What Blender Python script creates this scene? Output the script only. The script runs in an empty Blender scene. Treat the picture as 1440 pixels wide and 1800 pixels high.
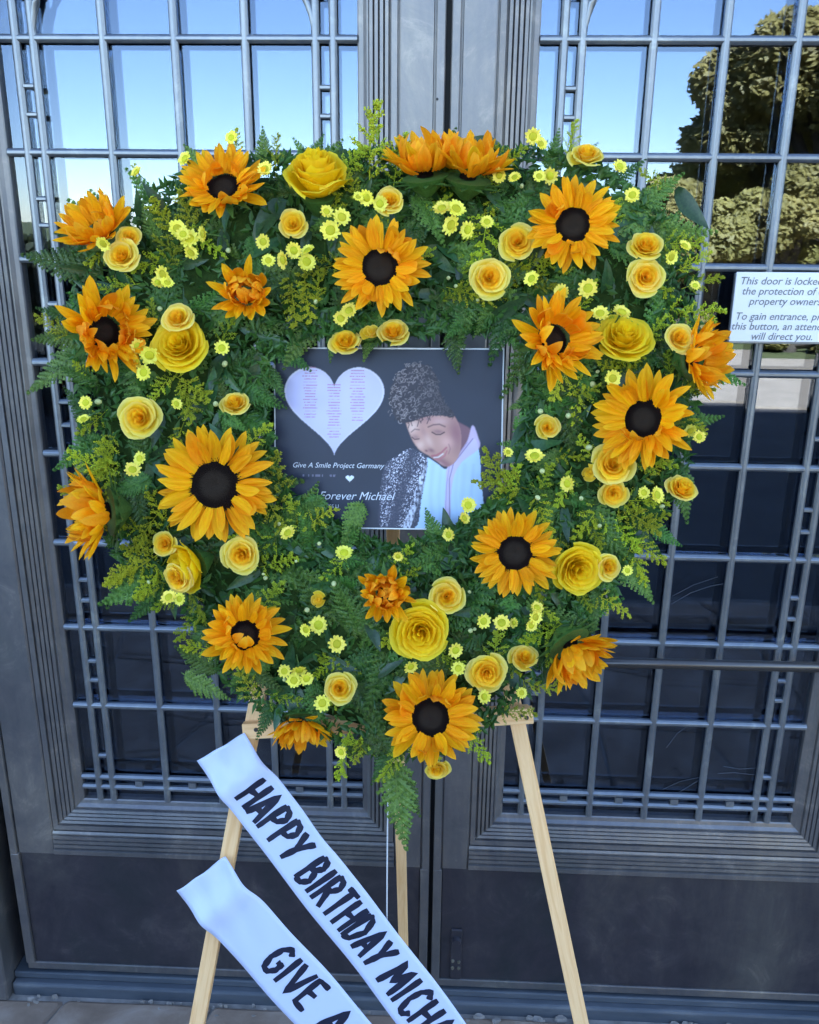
import bpy, math, random
import numpy as np
from mathutils import Vector, Matrix, Euler, noise
random.seed(7); np.random.seed(7)
R = math.radians
S = bpy.context.scene

# ------------------------------------------------------------------ camera
F = 1560.0
CAM = Vector((0, -1.65, 1.72)); PITCH, YAW, ROLL = R(17.744), R(2.246), R(0.608)
f_ = Vector((-math.sin(YAW)*math.cos(PITCH), math.cos(YAW)*math.cos(PITCH), -math.sin(PITCH)))
r0 = f_.cross(Vector((0, 0, 1))).normalized(); u0 = r0.cross(f_)
RT = math.cos(ROLL)*r0 + math.sin(ROLL)*u0
UP = -math.sin(ROLL)*r0 + math.cos(ROLL)*u0
cam = bpy.data.cameras.new('camera'); co = bpy.data.objects.new('camera', cam)
S.collection.objects.link(co)
co.matrix_world = Matrix(((RT.x, UP.x, -f_.x, CAM.x), (RT.y, UP.y, -f_.y, CAM.y), (RT.z, UP.z, -f_.z, CAM.z), (0, 0, 0, 1)))
cam.sensor_fit = 'HORIZONTAL'; cam.sensor_width = 36; cam.lens = 36*F/1440
cam.clip_start = 0.02; cam.clip_end = 2000
S.camera = co

# ------------------------------------------------------------------ light
SUN_EL, SUN_AZ = R(44), R(18)          # azimuth measured from +Y (behind the wall) towards +X
w = bpy.data.worlds.new('World'); S.world = w; w.use_nodes = True
nt = w.node_tree; bg = nt.nodes['Background']
sk = nt.nodes.new('ShaderNodeTexSky'); sk.sky_type = 'NISHITA'; sk.sun_disc = False
sk.sun_elevation = SUN_EL; sk.sun_rotation = SUN_AZ; sk.altitude = 200; sk.air_density = 0.8; sk.dust_density = 0.15; sk.ozone_density = 0.6
nt.links.new(sk.outputs[0], bg.inputs[0]); bg.inputs[1].default_value = 0.09
sl = bpy.data.lights.new('sun', 'SUN'); sl.energy = 5.0; sl.angle = R(0.53); sl.color = (1, .95, .87)
so = bpy.data.objects.new('sun', sl); S.collection.objects.link(so)
sd = Vector((math.sin(SUN_AZ)*math.cos(SUN_EL), math.cos(SUN_AZ)*math.cos(SUN_EL), math.sin(SUN_EL)))
so.rotation_euler = sd.to_track_quat('Z', 'Y').to_euler(); so.location = (0, 20, 30)
S.view_settings.view_transform = 'Standard'; S.view_settings.look = 'None'
S.view_settings.exposure = 3.4; S.view_settings.gamma = 1
S.view_settings.use_curve_mapping = False

# ------------------------------------------------------------------ projection helpers (pixels of the 1440x1800 photograph)
def ray(px, py): return (f_ + RT*((px-720)/F) - UP*((py-900)/F))
def atY(px, py, Y):
    d = ray(px, py); return CAM + d*((Y-CAM.y)/d.y)
def atZ(px, py, Z):
    d = ray(px, py); return CAM + d*((Z-CAM.z)/d.z)
LEAN = R(12)
WU = Vector((1, 0, 0)); WV = Vector((0, math.sin(LEAN), math.cos(LEAN))); WN = Vector((0, -math.cos(LEAN), math.sin(LEAN)))
P0 = atY(690, 800, -0.45)
def W(px, py, h=0.0):
    d = ray(px, py); t = ((P0 + WN*h - CAM).dot(WN))/d.dot(WN); return CAM + d*t
MPP = (W(740, 800)-W(640, 800)).length/100.0

# ------------------------------------------------------------------ object helpers
def link(o): S.collection.objects.link(o); return o
def mesh(name, v, f, m=None, smooth=False):
    me = bpy.data.meshes.new(name); me.from_pydata([tuple(x) for x in v], [], f)
    if m: me.materials.append(m)
    if smooth: me.polygons.foreach_set('use_smooth', [True]*len(me.polygons))
    me.update(); return me
def obj(name, me, parent=None, mat=None):
    o = bpy.data.objects.new(name, me); link(o)
    if parent: o.parent = parent
    if mat is not None: o.matrix_local = mat
    return o
def tag(o, label=None, cat=None, group=None, kind=None):
    if label: o['label'] = label
    if cat: o['category'] = cat
    if group: o['group'] = group
    if kind: o['kind'] = kind
    return o
def empty(name, mat):
    o = bpy.data.objects.new(name, None); link(o); o.empty_display_size = .02
    o.matrix_world = mat if isinstance(mat, Matrix) else Matrix.Translation(mat); return o
class MB:
    def __init__(s): s.v = []; s.f = []
    def add(s, v, f):
        b = len(s.v); s.v += [Vector(x) for x in v]; s.f += [tuple(i+b for i in q) for q in f]; return s
    def box(s, x0, x1, y0, y1, z0, z1, M=None, bev=0):
        v = [Vector((x, y, z)) for x in (x0, x1) for y in (y0, y1) for z in (z0, z1)]
        if M: v = [M @ p for p in v]
        return s.add(v, [(0, 1, 3, 2), (4, 6, 7, 5), (0, 4, 5, 1), (2, 3, 7, 6), (0, 2, 6, 4), (1, 5, 7, 3)])
    def tube(s, pts, r, n=8, cap=True):
        pts = [Vector(p) for p in pts]; b = len(s.v); k = len(pts)
        for i, p in enumerate(pts):
            t = (pts[min(i+1, k-1)]-pts[max(i-1, 0)]).normalized()
            a = t.cross(Vector((.13, .27, 1)) if abs(t.z) < .9 else Vector((1, .1, 0))).normalized(); c = t.cross(a)
            rr = r[i] if isinstance(r, (list, tuple)) else r
            for j in range(n):
                an = 2*math.pi*j/n; s.v.append(p + (a*math.cos(an)+c*math.sin(an))*rr)
        for i in range(k-1):
            for j in range(n): s.f.append((b+i*n+j, b+i*n+(j+1) % n, b+(i+1)*n+(j+1) % n, b+(i+1)*n+j))
        if cap:
            s.f.append(tuple(b+j for j in range(n))[::-1]); s.f.append(tuple(b+(k-1)*n+j for j in range(n)))
        return s
    def mesh(s, name, m=None, smooth=False): return mesh(name, s.v, s.f, m, smooth)
    def obj(s, name, m=None, parent=None, smooth=False, bevel=0):
        o = obj(name, s.mesh(name, m, smooth), parent)
        if bevel:
            b = o.modifiers.new('bevel', 'BEVEL'); b.width = bevel; b.segments = 2; b.limit_method = 'ANGLE'
        return o
def grid_faces(nu, nv, closed=False):
    f = []
    for i in range(nu-1):
        for j in range(nv if closed else nv-1):
            f.append((i*nv+j, i*nv+(j+1) % nv, (i+1)*nv+(j+1) % nv, (i+1)*nv+j))
    return f

# ------------------------------------------------------------------ materials
def newmat(name):
    m = bpy.data.materials.new(name); m.use_nodes = True
    return m, m.node_tree, m.node_tree.nodes['Principled BSDF']
def nd(t, k, **kw):
    n = t.nodes.new(k)
    for a, b in kw.items(): setattr(n, a, b)
    return n
def noise_col(t, stops, scale=5, detail=6, coord='Object', stretch=(1, 1, 1), dist=0.0, rough=.6):
    tc = nd(t, 'ShaderNodeTexCoord'); mp = nd(t, 'ShaderNodeMapping'); mp.inputs['Scale'].default_value = stretch
    t.links.new(tc.outputs[coord], mp.inputs[0])
    n = nd(t, 'ShaderNodeTexNoise'); n.inputs['Scale'].default_value = scale; n.inputs['Detail'].default_value = detail
    n.inputs['Distortion'].default_value = dist; n.inputs['Roughness'].default_value = rough
    t.links.new(mp.outputs[0], n.inputs['Vector'])
    r = nd(t, 'ShaderNodeValToRGB'); e = r.color_ramp.elements
    while len(e) < len(stops): e.new(.5)
    for q, (p, c) in zip(e, stops): q.position = p; q.color = (*c, 1)
    t.links.new(n.outputs[0], r.inputs[0]); return r, n, mp
def bump(t, bs, src, s=.3, d=.01):
    b = nd(t, 'ShaderNodeBump'); b.inputs['Strength'].default_value = s; b.inputs['Distance'].default_value = d
    t.links.new(src, b.inputs['Height']); t.links.new(b.outputs[0], bs.inputs['Normal']); return b
def simple(name, stops, scale=8, rough=.6, metal=0, bs=.2, bd=.002, stretch=(1, 1, 1), dist=0, detail=6, spec=.5, coat=0):
    m, t, b = newmat(name); r, n, mp = noise_col(t, stops, scale, detail, stretch=stretch, dist=dist)
    t.links.new(r.outputs[0], b.inputs['Base Color']); b.inputs['Roughness'].default_value = rough
    b.inputs['Metallic'].default_value = metal; b.inputs['Specular IOR Level'].default_value = spec
    b.inputs['Coat Weight'].default_value = coat
    if bs: bump(t, b, n.outputs[0], bs, bd)
    return m
def plantmat(name, c0, c1, rough=.45, transl=.25, hue=.02, val=.25, scale=30, spec=.4, tipcol=None, st=(1, 1, 1)):
    """leaf or petal: noise colour, a random shift per object, some light through it"""
    m, t, b = newmat(name); r, n, mp = noise_col(t, [(.3, c0), (.7, c1)], scale, 4, stretch=st); bump(t, b, n.outputs[0], .25, .004) if st[0] != 1 else None
    oi = nd(t, 'ShaderNodeObjectInfo'); hs = nd(t, 'ShaderNodeHueSaturation')
    mr = nd(t, 'ShaderNodeMapRange'); mr.inputs[3].default_value = .5-hue; mr.inputs[4].default_value = .5+hue
    mv = nd(t, 'ShaderNodeMapRange'); mv.inputs[3].default_value = 1-val; mv.inputs[4].default_value = 1+val
    ml = nd(t, 'ShaderNodeMath', operation='MULTIPLY'); ml.inputs[1].default_value = 7.31
    fr = nd(t, 'ShaderNodeMath', operation='FRACT')
    t.links.new(oi.outputs['Random'], mr.inputs[0]); t.links.new(oi.outputs['Random'], ml.inputs[0]); t.links.new(ml.outputs[0], fr.inputs[0])
    t.links.new(fr.outputs[0], mv.inputs[0]); t.links.new(mr.outputs[0], hs.inputs['Hue']); t.links.new(mv.outputs[0], hs.inputs['Value'])
    src = r.outputs[0]
    if tipcol:
        at = nd(t, 'ShaderNodeAttribute', attribute_name='tip'); mx = nd(t, 'ShaderNodeMix', data_type='RGBA')
        mx.inputs[7].default_value = (*tipcol, 1); t.links.new(at.outputs['Fac'], mx.inputs[0]); t.links.new(src, mx.inputs[6]); src = mx.outputs[2]
    t.links.new(src, hs.inputs['Color']); t.links.new(hs.outputs[0], b.inputs['Base Color'])
    b.inputs['Roughness'].default_value = rough; b.inputs['Specular IOR Level'].default_value = spec
    tr = nd(t, 'ShaderNodeBsdfTranslucent'); t.links.new(hs.outputs[0], tr.inputs[0])
    mx = nd(t, 'ShaderNodeMixShader'); mx.inputs[0].default_value = transl
    t.links.new(b.outputs[0], mx.inputs[1]); t.links.new(tr.outputs[0], mx.inputs[2])
    t.links.new(mx.outputs[0], t.nodes['Material Output'].inputs[0]); return m

def metal_paint(name, a, b_, c, rough=.36, streak=.3):
    m, t, b = newmat(name)
    r, n, _ = noise_col(t, [(.25, a), (.5, b_), (.75, c)], 2.2, 10, stretch=(1, 1, .45), rough=.7, dist=.4)
    r2, n2, _ = noise_col(t, [(.35, (.72, .74, .80)), (.56, (1, 1, 1)), (.66, (1.5, 1.45, 1.35)), (.9, (2.2, 2.1, 1.9))], 9, 15, stretch=(1, 1, 1), rough=.75, dist=.8)
    r3, n3, _ = noise_col(t, [(.35, (.82, .84, .9)), (.65, (1.12, 1.1, 1.02))], 60, 4, stretch=(1, 1, .05))
    mx = nd(t, 'ShaderNodeMix', data_type='RGBA', blend_type='MULTIPLY'); mx.inputs[0].default_value = .8
    t.links.new(r.outputs[0], mx.inputs[6]); t.links.new(r2.outputs[0], mx.inputs[7])
    m2 = nd(t, 'ShaderNodeMix', data_type='RGBA', blend_type='MULTIPLY'); m2.inputs[0].default_value = streak
    t.links.new(mx.outputs[2], m2.inputs[6]); t.links.new(r3.outputs[0], m2.inputs[7])
    t.links.new(m2.outputs[2], b.inputs['Base Color'])
    rr = nd(t, 'ShaderNodeMapRange'); rr.inputs[3].default_value = rough-.1; rr.inputs[4].default_value = rough+.22
    t.links.new(n2.outputs[0], rr.inputs[0]); t.links.new(rr.outputs[0], b.inputs['Roughness'])
    b.inputs['Metallic'].default_value = .7; bump(t, b, n2.outputs[0], .25, .0015); return m
M = {}
M['bronze'] = metal_paint('aged_bronze_paint', (.13, .15, .145), (.21, .20, .20), (.37, .33, .28))
M['panel'] = metal_paint('kick_panel_paint', (.042, .058, .060), (.085, .078, .092), (.18, .17, .155), .40, .0)
M['grille'] = metal_paint('grille_metal', (.22, .24, .265), (.28, .30, .32), (.37, .38, .39), .40); M['grille'].node_tree.nodes['Principled BSDF'].inputs['Metallic'].default_value = .85
M['dark'] = simple('dark_gap', [(.3, (.006, .007, .009)), (.7, (.014, .014, .016))], 10)
M['brass'] = simple('old_brass', [(.3, (.18, .16, .10)), (.7, (.42, .40, .32))], 60, .35, .8)
M['tube'] = simple('bar_metal', [(.3, (.07, .065, .062)), (.7, (.11, .10, .095))], 12, .3, .7, stretch=(.2, 1, 1))
m, t, b = newmat('window_glass')
gl = nd(t, 'ShaderNodeBsdfGlossy'); gl.inputs['Roughness'].default_value = .006; gl.inputs[0].default_value = (.62, .76, 1, 1)
tr = nd(t, 'ShaderNodeBsdfTransparent'); tr.inputs[0].default_value = (.93, .95, .97, 1)
lw = nd(t, 'ShaderNodeLayerWeight'); lw.inputs[0].default_value = .5
pw_ = nd(t, 'ShaderNodeMath', operation='POWER'); pw_.inputs[1].default_value = 4.0; t.links.new(lw.outputs['Facing'], pw_.inputs[0])
ma_ = nd(t, 'ShaderNodeMath', operation='MULTIPLY_ADD'); ma_.inputs[1].default_value = .85; ma_.inputs[2].default_value = .105; t.links.new(pw_.outputs[0], ma_.inputs[0])
mx = nd(t, 'ShaderNodeMixShader'); t.links.new(ma_.outputs[0], mx.inputs[0]); t.links.new(tr.outputs[0], mx.inputs[1]); t.links.new(gl.outputs[0], mx.inputs[2])
_, gn, _ = noise_col(t, [(0, (0, 0, 0)), (1, (1, 1, 1))], 5, 2); gb = nd(t, 'ShaderNodeBump'); 
t.links.new(mx.outputs[0], t.nodes['Material Output'].inputs[0]); M['glass'] = m

def wood(name, a, b_):
    m, t, b = newmat(name); r, n, mp = noise_col(t, [(.3, a), (.55, b_), (.75, a)], 9, 6, stretch=(9, 9, .6), dist=1.2)
    t.links.new(r.outputs[0], b.inputs['Base Color']); b.inputs['Roughness'].default_value = .6; bump(t, b, n.outputs[0], .3, .0015); return m
M['pine'] = wood('pine_wood', (.78, .42, .16), (.92, .58, .28))
M['stone'] = simple('flagstone', [(.25, (.15, .10, .07)), (.5, (.25, .18, .13)), (.75, (.40, .32, .26))], 7, .75, bs=.5, bd=.006, dist=.5, detail=10)
M['paving'] = simple('dark_paving', [(.3, (.045, .042, .042)), (.7, (.085, .080, .076))], 3, .85, bs=.3, bd=.01)
M['mortar'] = simple('mortar', [(.3, (.16, .145, .13)), (.7, (.34, .31, .28))], 22, .9, bs=.7, bd=.006)
M['sill'] = simple('worn_sill', [(.3, (.05, .065, .085)), (.6, (.10, .115, .135)), (.8, (.22, .23, .235))], 9, .5, .2, bs=.5, bd=.003, stretch=(.5, 2, 2), detail=10)
M['wall'] = simple('limestone', [(.3, (.34, .31, .27)), (.7, (.46, .43, .38))], 3, .85, bs=.3, bd=.01)
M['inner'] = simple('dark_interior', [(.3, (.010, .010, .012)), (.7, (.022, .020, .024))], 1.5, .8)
M['fern'] = plantmat('fern_green', (.034, .095, .012), (.125, .24, .04), .42, .2, .025, .45, 20)
M['leaf'] = plantmat('broad_leaf_green', (.020, .062, .020), (.045, .110, .036), .30, .12, .02, .3, 20)
M['moss'] = simple('moss_base', [(.3, (.012, .028, .006)), (.7, (.035, .065, .014))], 60, .95, bs=.8, bd=.01, spec=.1)
M['gold'] = plantmat('goldenrod_green', (.26, .36, .02), (.60, .62, .03), .6, .2, .02, .3, 60)
M['stemg'] = plantmat('stem_green', (.06, .14, .03), (.12, .22, .05), .5, .1, .01, .2, 20)
M['sun'] = plantmat('sunflower_petal', (.96, .33, .002), (1.0, .52, .004), .55, .35, .010, .08, 9, .12, (1.0, .60, .03), (4, .35, 4))
M['sunin'] = plantmat('folded_petal', (.94, .31, .003), (1.0, .42, .005), .55, .35, .01, .12, 9, .12, (.95, .52, .04), (4, .35, 4))
M['disc'] = simple('sunflower_disc', [(.35, (.006, .003, .002)), (.65, (.020, .008, .005))], 160, .8, bs=.8, bd=.002, spec=.2)
M['disc2'] = simple('sunflower_disc_middle', [(.35, (.016, .010, .007)), (.65, (.060, .040, .025))], 160, .8, bs=.8, bd=.002, spec=.2)
M['calyx'] = plantmat('calyx_green', (.05, .12, .02), (.09, .19, .04), .5, .1, .01, .15, 30)
M['rose'] = plantmat('yellow_rose_petal', (.98, .66, .004), (1.0, .76, .010), .5, .42, .006, .05, 14, .15, (1.0, .78, .06))
M['roseo'] = plantmat('pale_rose_petal', (.97, .66, .03), (1.0, .76, .07), .5, .42, .008, .08, 14, .15, (1.0, .86, .26))
M['rosei'] = plantmat('apricot_rose_petal', (.98, .54, .008), (1.0, .66, .02), .5, .42, .01, .08, 14, .15, (1.0, .72, .08))
M['daisy'] = plantmat('button_daisy_petal', (.95, .82, .05), (1.0, .92, .20), .5, .2, .01, .08, 60)
M['daisyc'] = plantmat('button_daisy_centre', (.46, .44, .01), (.60, .55, .02), .7, .05, .01, .1, 200)
M['bud'] = plantmat('greenish_bud', (.50, .58, .20), (.72, .74, .38), .5, .2, .01, .15, 80)
M['white'] = simple('white_plastic', [(.3, (.78, .79, .80)), (.7, (.84, .84, .84))], 5, .35, bs=0)
M['satin'] = simple('white_satin', [(.3, (.54, .60, .82)), (.7, (.60, .66, .87))], 3, .38, bs=.12, bd=.004, stretch=(1, 1, 1), spec=.5)
M['ink'] = simple('navy_lettering', [(.3, (.005, .007, .022)), (.7, (.010, .014, .04))], 40, .5, bs=0)
M['signink'] = simple('grey_lettering', [(.3, (.16, .16, .17)), (.7, (.20, .20, .21))], 40, .5, bs=0)
M['whiteink'] = simple('white_lettering', [(.3, (.62, .64, .70)), (.7, (.68, .70, .75))], 40, .5, bs=0)
M['mark'] = simple('glass_scratch', [(.3, (.07, .08, .10)), (.7, (.12, .13, .15))], 40, .4, bs=0)
M['cord'] = simple('white_cord', [(.3, (.55, .55, .55)), (.7, (.7, .7, .7))], 40, .4, bs=0)
M['bark'] = simple('tree_bark', [(.3, (.05, .04, .03)), (.7, (.11, .09, .07))], 12, .9, bs=.6, bd=.02)
M['treeleaf'] = plantmat('olive_tree_leaf', (.18, .17, .045), (.44, .38, .12), .55, .35, .01, .1, 1.6)
M['hedge'] = simple('hedge_leaf', [(.3, (.012, .02, .008)), (.7, (.03, .045, .015))], 6, .6, bs=0)
M['lawn'] = simple('lawn_green', [(.3, (.05, .075, .02)), (.7, (.12, .13, .045))], 1.5, .9, bs=.3, bd=.03)
M['road'] = simple('pale_concrete', [(.3, (.34, .28, .21)), (.7, (.46, .38, .29))], 4, .85, bs=.2, bd=.003)

# ------------------------------------------------------------------ setting
g = MB(); g.add([(-400, -12.0, -.008), (400, -12.0, -.008), (400, -900, -.008), (-400, -900, -.008)], [(0, 3, 2, 1)]).obj('lawn', M['lawn'])['kind'] = 'structure'
g = MB(); g.box(-60, 60, -11.9, -7.9, -.2, .004).obj('road', M['road'])['kind'] = 'structure'
pv = tag(MB().box(-20, 20, -7.9, .9, -.25, -.02).obj('pavement', M['paving']), kind='structure')
o = MB().box(-2.2, 2.2, -2.4, -.03, -.019, -.007).obj('mortar_bed', M['mortar'], pv)
nx, ny = 11, 6
gx = [[(-2.1+4.2*i/nx + (random.uniform(-.11, .11) if 0 < i < nx else 0)) for j in range(ny+1)] for i in range(nx+1)]
gy = [[(-2.35+2.29*j/ny + (random.uniform(-.09, .09) if 0 < j < ny else 0)) for j in range(ny+1)] for i in range(nx+1)]
for i in range(nx):
    for j in range(ny):
        q = [Vector((gx[a][b_], gy[a][b_], 0)) for a, b_ in ((i, j), (i+1, j), (i+1, j+1), (i, j+1))]
        c = sum(q, Vector())/4; z = random.uniform(-.003, .003)
        ring = []
        for k in range(4):
            for s in (.02, .36, .7, .98):
                p = q[k].lerp(q[(k+1) % 4], s); d = (c-p).normalized(); e = .006+.006*noise.noise(p*9)
                ring.append(p+d*e)
        n = len(ring)
        v = [p+Vector((0, 0, -.05)) for p in ring]+[p+Vector((0, 0, z-.004)) for p in ring]+[p.lerp(c, .035)+Vector((0, 0, z)) for p in ring]
        f = [tuple(range(2*n, 3*n))]
        for l in range(2): f += [(l*n+k, l*n+(k+1) % n, (l+1)*n+(k+1) % n, (l+1)*n+k) for k in range(n)]
        obj('flagstone', mesh('flagstone', v, f, M['stone']), pv)

bld = empty('stone_building', (0, .2, 0)); tag(bld, 'tall pale stone building wall around the bronze double doors', 'building')
def bchild(name, mb, m, root=bld, **k):
    o = mb.obj(name, m, None, **k); mw = Matrix.Translation(root.matrix_world.translation).inverted()
    o.parent = root; o.matrix_parent_inverse = mw if root.parent is None else Matrix.Identity(4); return o
bchild('wall', MB().box(-40, -1.36, -.05, .45, -.1, 7.8), M['wall'])
bchild('wall', MB().box(1.34, 40, -.05, .45, -.1, 7.8), M['wall'])
bchild('wall', MB().box(-1.36, 1.34, -.05, .45, 3.05, 7.8), M['wall'])
bchild('roof', MB().box(-14, 14, .45, 9, 7.3, 7.8), M['wall'])
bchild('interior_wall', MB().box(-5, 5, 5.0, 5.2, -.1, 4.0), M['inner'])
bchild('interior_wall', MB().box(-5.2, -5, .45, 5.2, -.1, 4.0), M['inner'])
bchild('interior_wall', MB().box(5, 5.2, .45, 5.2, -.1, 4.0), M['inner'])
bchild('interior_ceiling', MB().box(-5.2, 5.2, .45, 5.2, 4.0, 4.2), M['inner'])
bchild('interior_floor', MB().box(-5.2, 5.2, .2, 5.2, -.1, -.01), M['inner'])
# door surround: fluted jambs standing proud of the leaves
def profile_strip(prof, z0, z1, sgn=1, x0=0):
    """prof: list of (x, y); extruded vertically"""
    v = [(x0+sgn*x, y, z) for z in (z0, z1) for x, y in prof]; n = len(prof)
    f = [(i, i+1, n+i+1, n+i) for i in range(n-1)]
    if sgn < 0: f = [q[::-1] for q in f]
    f += [tuple(range(n))[::-1], tuple(range(n, 2*n))]
    return v, f
jamb = [(0, .10), (0, -.066), (.003, -.070), (.020, -.070), (.023, -.064), (.027, -.064), (.030, -.070), (.075, -.070), (.078, -.062)]
for k in range(7): jamb += [(.082+k*.011, -.070), (.088+k*.011, -.070), (.0905+k*.011, -.063)]
jamb += [(.170, -.085), (.36, -.085), (.36, .10)]
for sg, x0 in ((-1, -.985), (1, .970)):
    v, f = profile_strip(jamb, .0, 3.05, sg, x0); bchild('jamb', MB().add(v, f), M['bronze'])
bchild('lintel', MB().box(-.985, .970, -.07, .10, 2.72, 3.049), M['bronze'])
bchild('threshold', MB().box(-.984, .969, -.048, .12, -.018, .026), M['sill'], bevel=.006)
bchild('threshold', MB().box(-.984, .969, -.031, .12, .0265, .044), M['sill'], bevel=.003)
mb = MB()
for i in range(60):      # crumbled mortar along the foot of the sill
    x = random.uniform(-1.0, .97); y = -.052-abs(random.gauss(0, .014)); s = random.uniform(.003, .009)*(1.4 if x > .1 else .7)
    bs_ = [Vector((x+math.cos(a)*s*random.uniform(.9, 1.9), y+math.sin(a)*s*random.uniform(.5, 1), -.006)) for a in [k*1.05 for k in range(6)]]
    c = Vector((x, y, 0)); tz = random.uniform(.002, .005)
    tp_ = [Vector((c.x+(p.x-c.x)*.72, c.y+(p.y-c.y)*.72, tz+random.uniform(-.001, .001))) for p in bs_]
    mb.add(bs_+tp_, [(k, (k+1) % 6, 6+(k+1) % 6, 6+k) for k in range(6)]+[(6, 7, 8, 9, 10, 11)])
o = bchild('mortar_crumbs', mb, M['mortar']); o['kind'] = 'stuff'

# ------------------------------------------------------------------ bronze doors
def mould_frame(root, gx0, gx1, gz0, gz1, wd=.070):
    """four mitred fluted mouldings around the glass opening; d = distance from the glass"""
    prof = [(0, .020), (0, -.002), (.0025, -.004), (.010, -.006), (.016, -.012), (.019, -.012), (.0195, -.009)]
    for k in range(4): prof += [(.021+k*.0088, -.0165-.0012*k), (.0265+k*.0088, -.0185-.0012*k), (.0282+k*.0088, -.0125-.0012*k)]
    prof += [(.057, -.017), (.058, -.0235), (.068, -.0250), (.0685, -.018), (.070, -.018), (.0702, .01)]
    n = len(prof)
    def rect(d): return [(gx0-d, gz0-d), (gx1+d, gz0-d), (gx1+d, gz1+d), (gx0-d, gz1+d)]
    for s in range(4):
        v = []
        for e in (0, 1):
            for d, y in prof:
                c = rect(d)[(s+e) % 4]; v.append((c[0], y, c[1]))
        f = [(i, n+i, n+i+1, i+1) for i in range(n-1)]
        bchild('moulding', MB().add(v, f), M['bronze'], root)
def stile(root, x0, x1, z0, z1, beadside):
    """plain stile with a rounded bead along the meeting edge"""
    w = x1-x0
    prof = [(0, .02), (0, -.030), (.002, -.0325), (.014, -.0325), (.016, -.030), (.0165, -.021), (.019, -.021), (.020, -.0262), (w-.004, -.0262), (w, -.023), (w, .02)]
    if beadside > 0: v, f = profile_strip(prof, z0, z1, 1, x0)
    else: v, f = profile_strip(prof, z0, z1, -1, x1)
    return bchild('stile', MB().add(v, f), M['bronze'], root)
ROWS = [.743, .925, 1.111, 1.295, 1.472, 1.659, 1.840, 2.020, 2.205, 2.39]
def make_door(x0, x1, gx0, gx1, lads, vs, label, mirror):
    root = empty('bronze_door', (x0 if mirror else x1, 0, .05)); tag(root, label, 'door', 'pair of bronze entrance doors')
    GZ0, GZ1 = .51, 2.52
    Z0, Z1 = .052, 2.715
    mould_frame(root, gx0, gx1, GZ0, GZ1)
    # meeting stile and hinge stile
    a, b_ = gx0-.0705, gx1+.0705
    stile(root, x0, a, .3785, Z1, 1 if mirror else 1); stile(root, b_, x1, .3785, Z1, -1)
    bchild('rail', MB().box(a+.0005, b_-.0005, -.024, .02, GZ1+.0705, Z1), M['bronze'], root)
    # bottom rail and kick panel
    bchild('bottom_rail', MB().box(x0+.0005, x1-.0005, -.0275, .02, Z0, .072), M['bronze'], root, bevel=.002)
    bchild('kick_panel', MB().box(x0+.020, x1-.020, -.0235, .02, .0723, .3782), M['panel'], root, bevel=.0015)
    for xx0, xx1 in ((x0, x0+.0195), (x1-.0195, x1)):
        bchild('edge_bead', MB().box(xx0, xx1, -.0325, .02, .0723, .3782), M['bronze'], root, bevel=.002)
    zp = [(.4393, .01), (.4393, -.0262), (.434, -.0285), (.431, -.0285), (.429, -.0225)]
    for k in range(3): zp += [(.4265-k*.0105, -.0285-.001*k), (.4195-k*.0105, -.0290-.001*k), (.4175-k*.0105, -.0235)]
    zp += [(.394, -.034), (.3835, -.034), (.3789, -.029), (.3789, .01)]
    v = [(x, y, z) for x in (a+.0004, b_-.0004) for z, y in zp]; n = len(zp)
    bchild('bottom_moulding', MB().add(v, [(n+i, n+i+1, i+1, i) for i in range(n-1)]+[tuple(range(n)), tuple(range(n, 2*n))[::-1]]), M['bronze'], root)
    # grille
    def bar(x, z0, z1, w=.0135, nm='grille_bar'):
        prof = [(-w/2, .003), (-w/2, -.004), (-w/2+.003, -.0075), (-.002, -.0085), (.002, -.0085), (w/2-.003, -.0075), (w/2, -.004), (w/2, .003)]
        v, f = profile_strip(prof, z0, z1, 1, x); bchild(nm, MB().add(v, f), M['grille'], root)
    def hbar(xa, xb, z, w=.0135, nm='grille_bar', yo=.0012):
        prof = [(-w/2, .003), (-w/2, -.004), (-w/2+.003, -.0075), (-.002, -.0085), (.002, -.0085), (w/2-.003, -.0075), (w/2, -.004), (w/2, .003)]
        v = [(x, y+yo, z+q) for x in (xa, xb) for q, y in prof]; n = len(prof)
        f = [(n+i, n+i+1, i+1, i) for i in range(n-1)]+[tuple(range(n)), tuple(range(n, 2*n))[::-1]]
        bchild(nm, MB().add(v, f), M['grille'], root)
    for x in lads+vs: bar(x, GZ0, GZ1)
    for z in ROWS: hbar(gx0, gx1, z)
    hbar(gx0, gx1, .566, .012); hbar(gx0, gx1, .541, .012, yo=.0016)
    L = sorted(lads)
    for a_, c_ in ((L[0], L[1]), (L[2], L[3])):        # rungs of the ladder borders
        z = .62
        while z < 2.45:
            hbar(a_+.006, c_-.006, z, .009, 'grille_rung', .002)
            if z > .7: hbar(a_+.006, c_-.006, z+.045, .009, 'grille_rung', .002)
            z += .183
    for x in [L[1]+.06+i*.118 for i in range(4)]:
        v, f = profile_strip([(-.008, .003), (-.008, -.006), (.008, -.006), (.008, .003)], .547, .560, 1, x); bchild('grille_rung', MB().add(v, f), M['grille'], root)
    # small tracery arches in the top borders
    for sx, cx in ((1, L[1]), (-1, L[2])):
        pts = [(cx+sx*.236*(1-math.cos(a)), -.002, 2.022+.165*math.sin(a)) for a in np.linspace(.0, 1.57, 16)]
        bchild('tracery_arch', MB().tube(pts, .0065, 6), M['grille'], root, smooth=True)
    # panes, one behind each opening
    xs = sorted([gx0, gx1]+lads+vs); zs = [GZ0, .5535]+ROWS+[GZ1]
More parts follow.
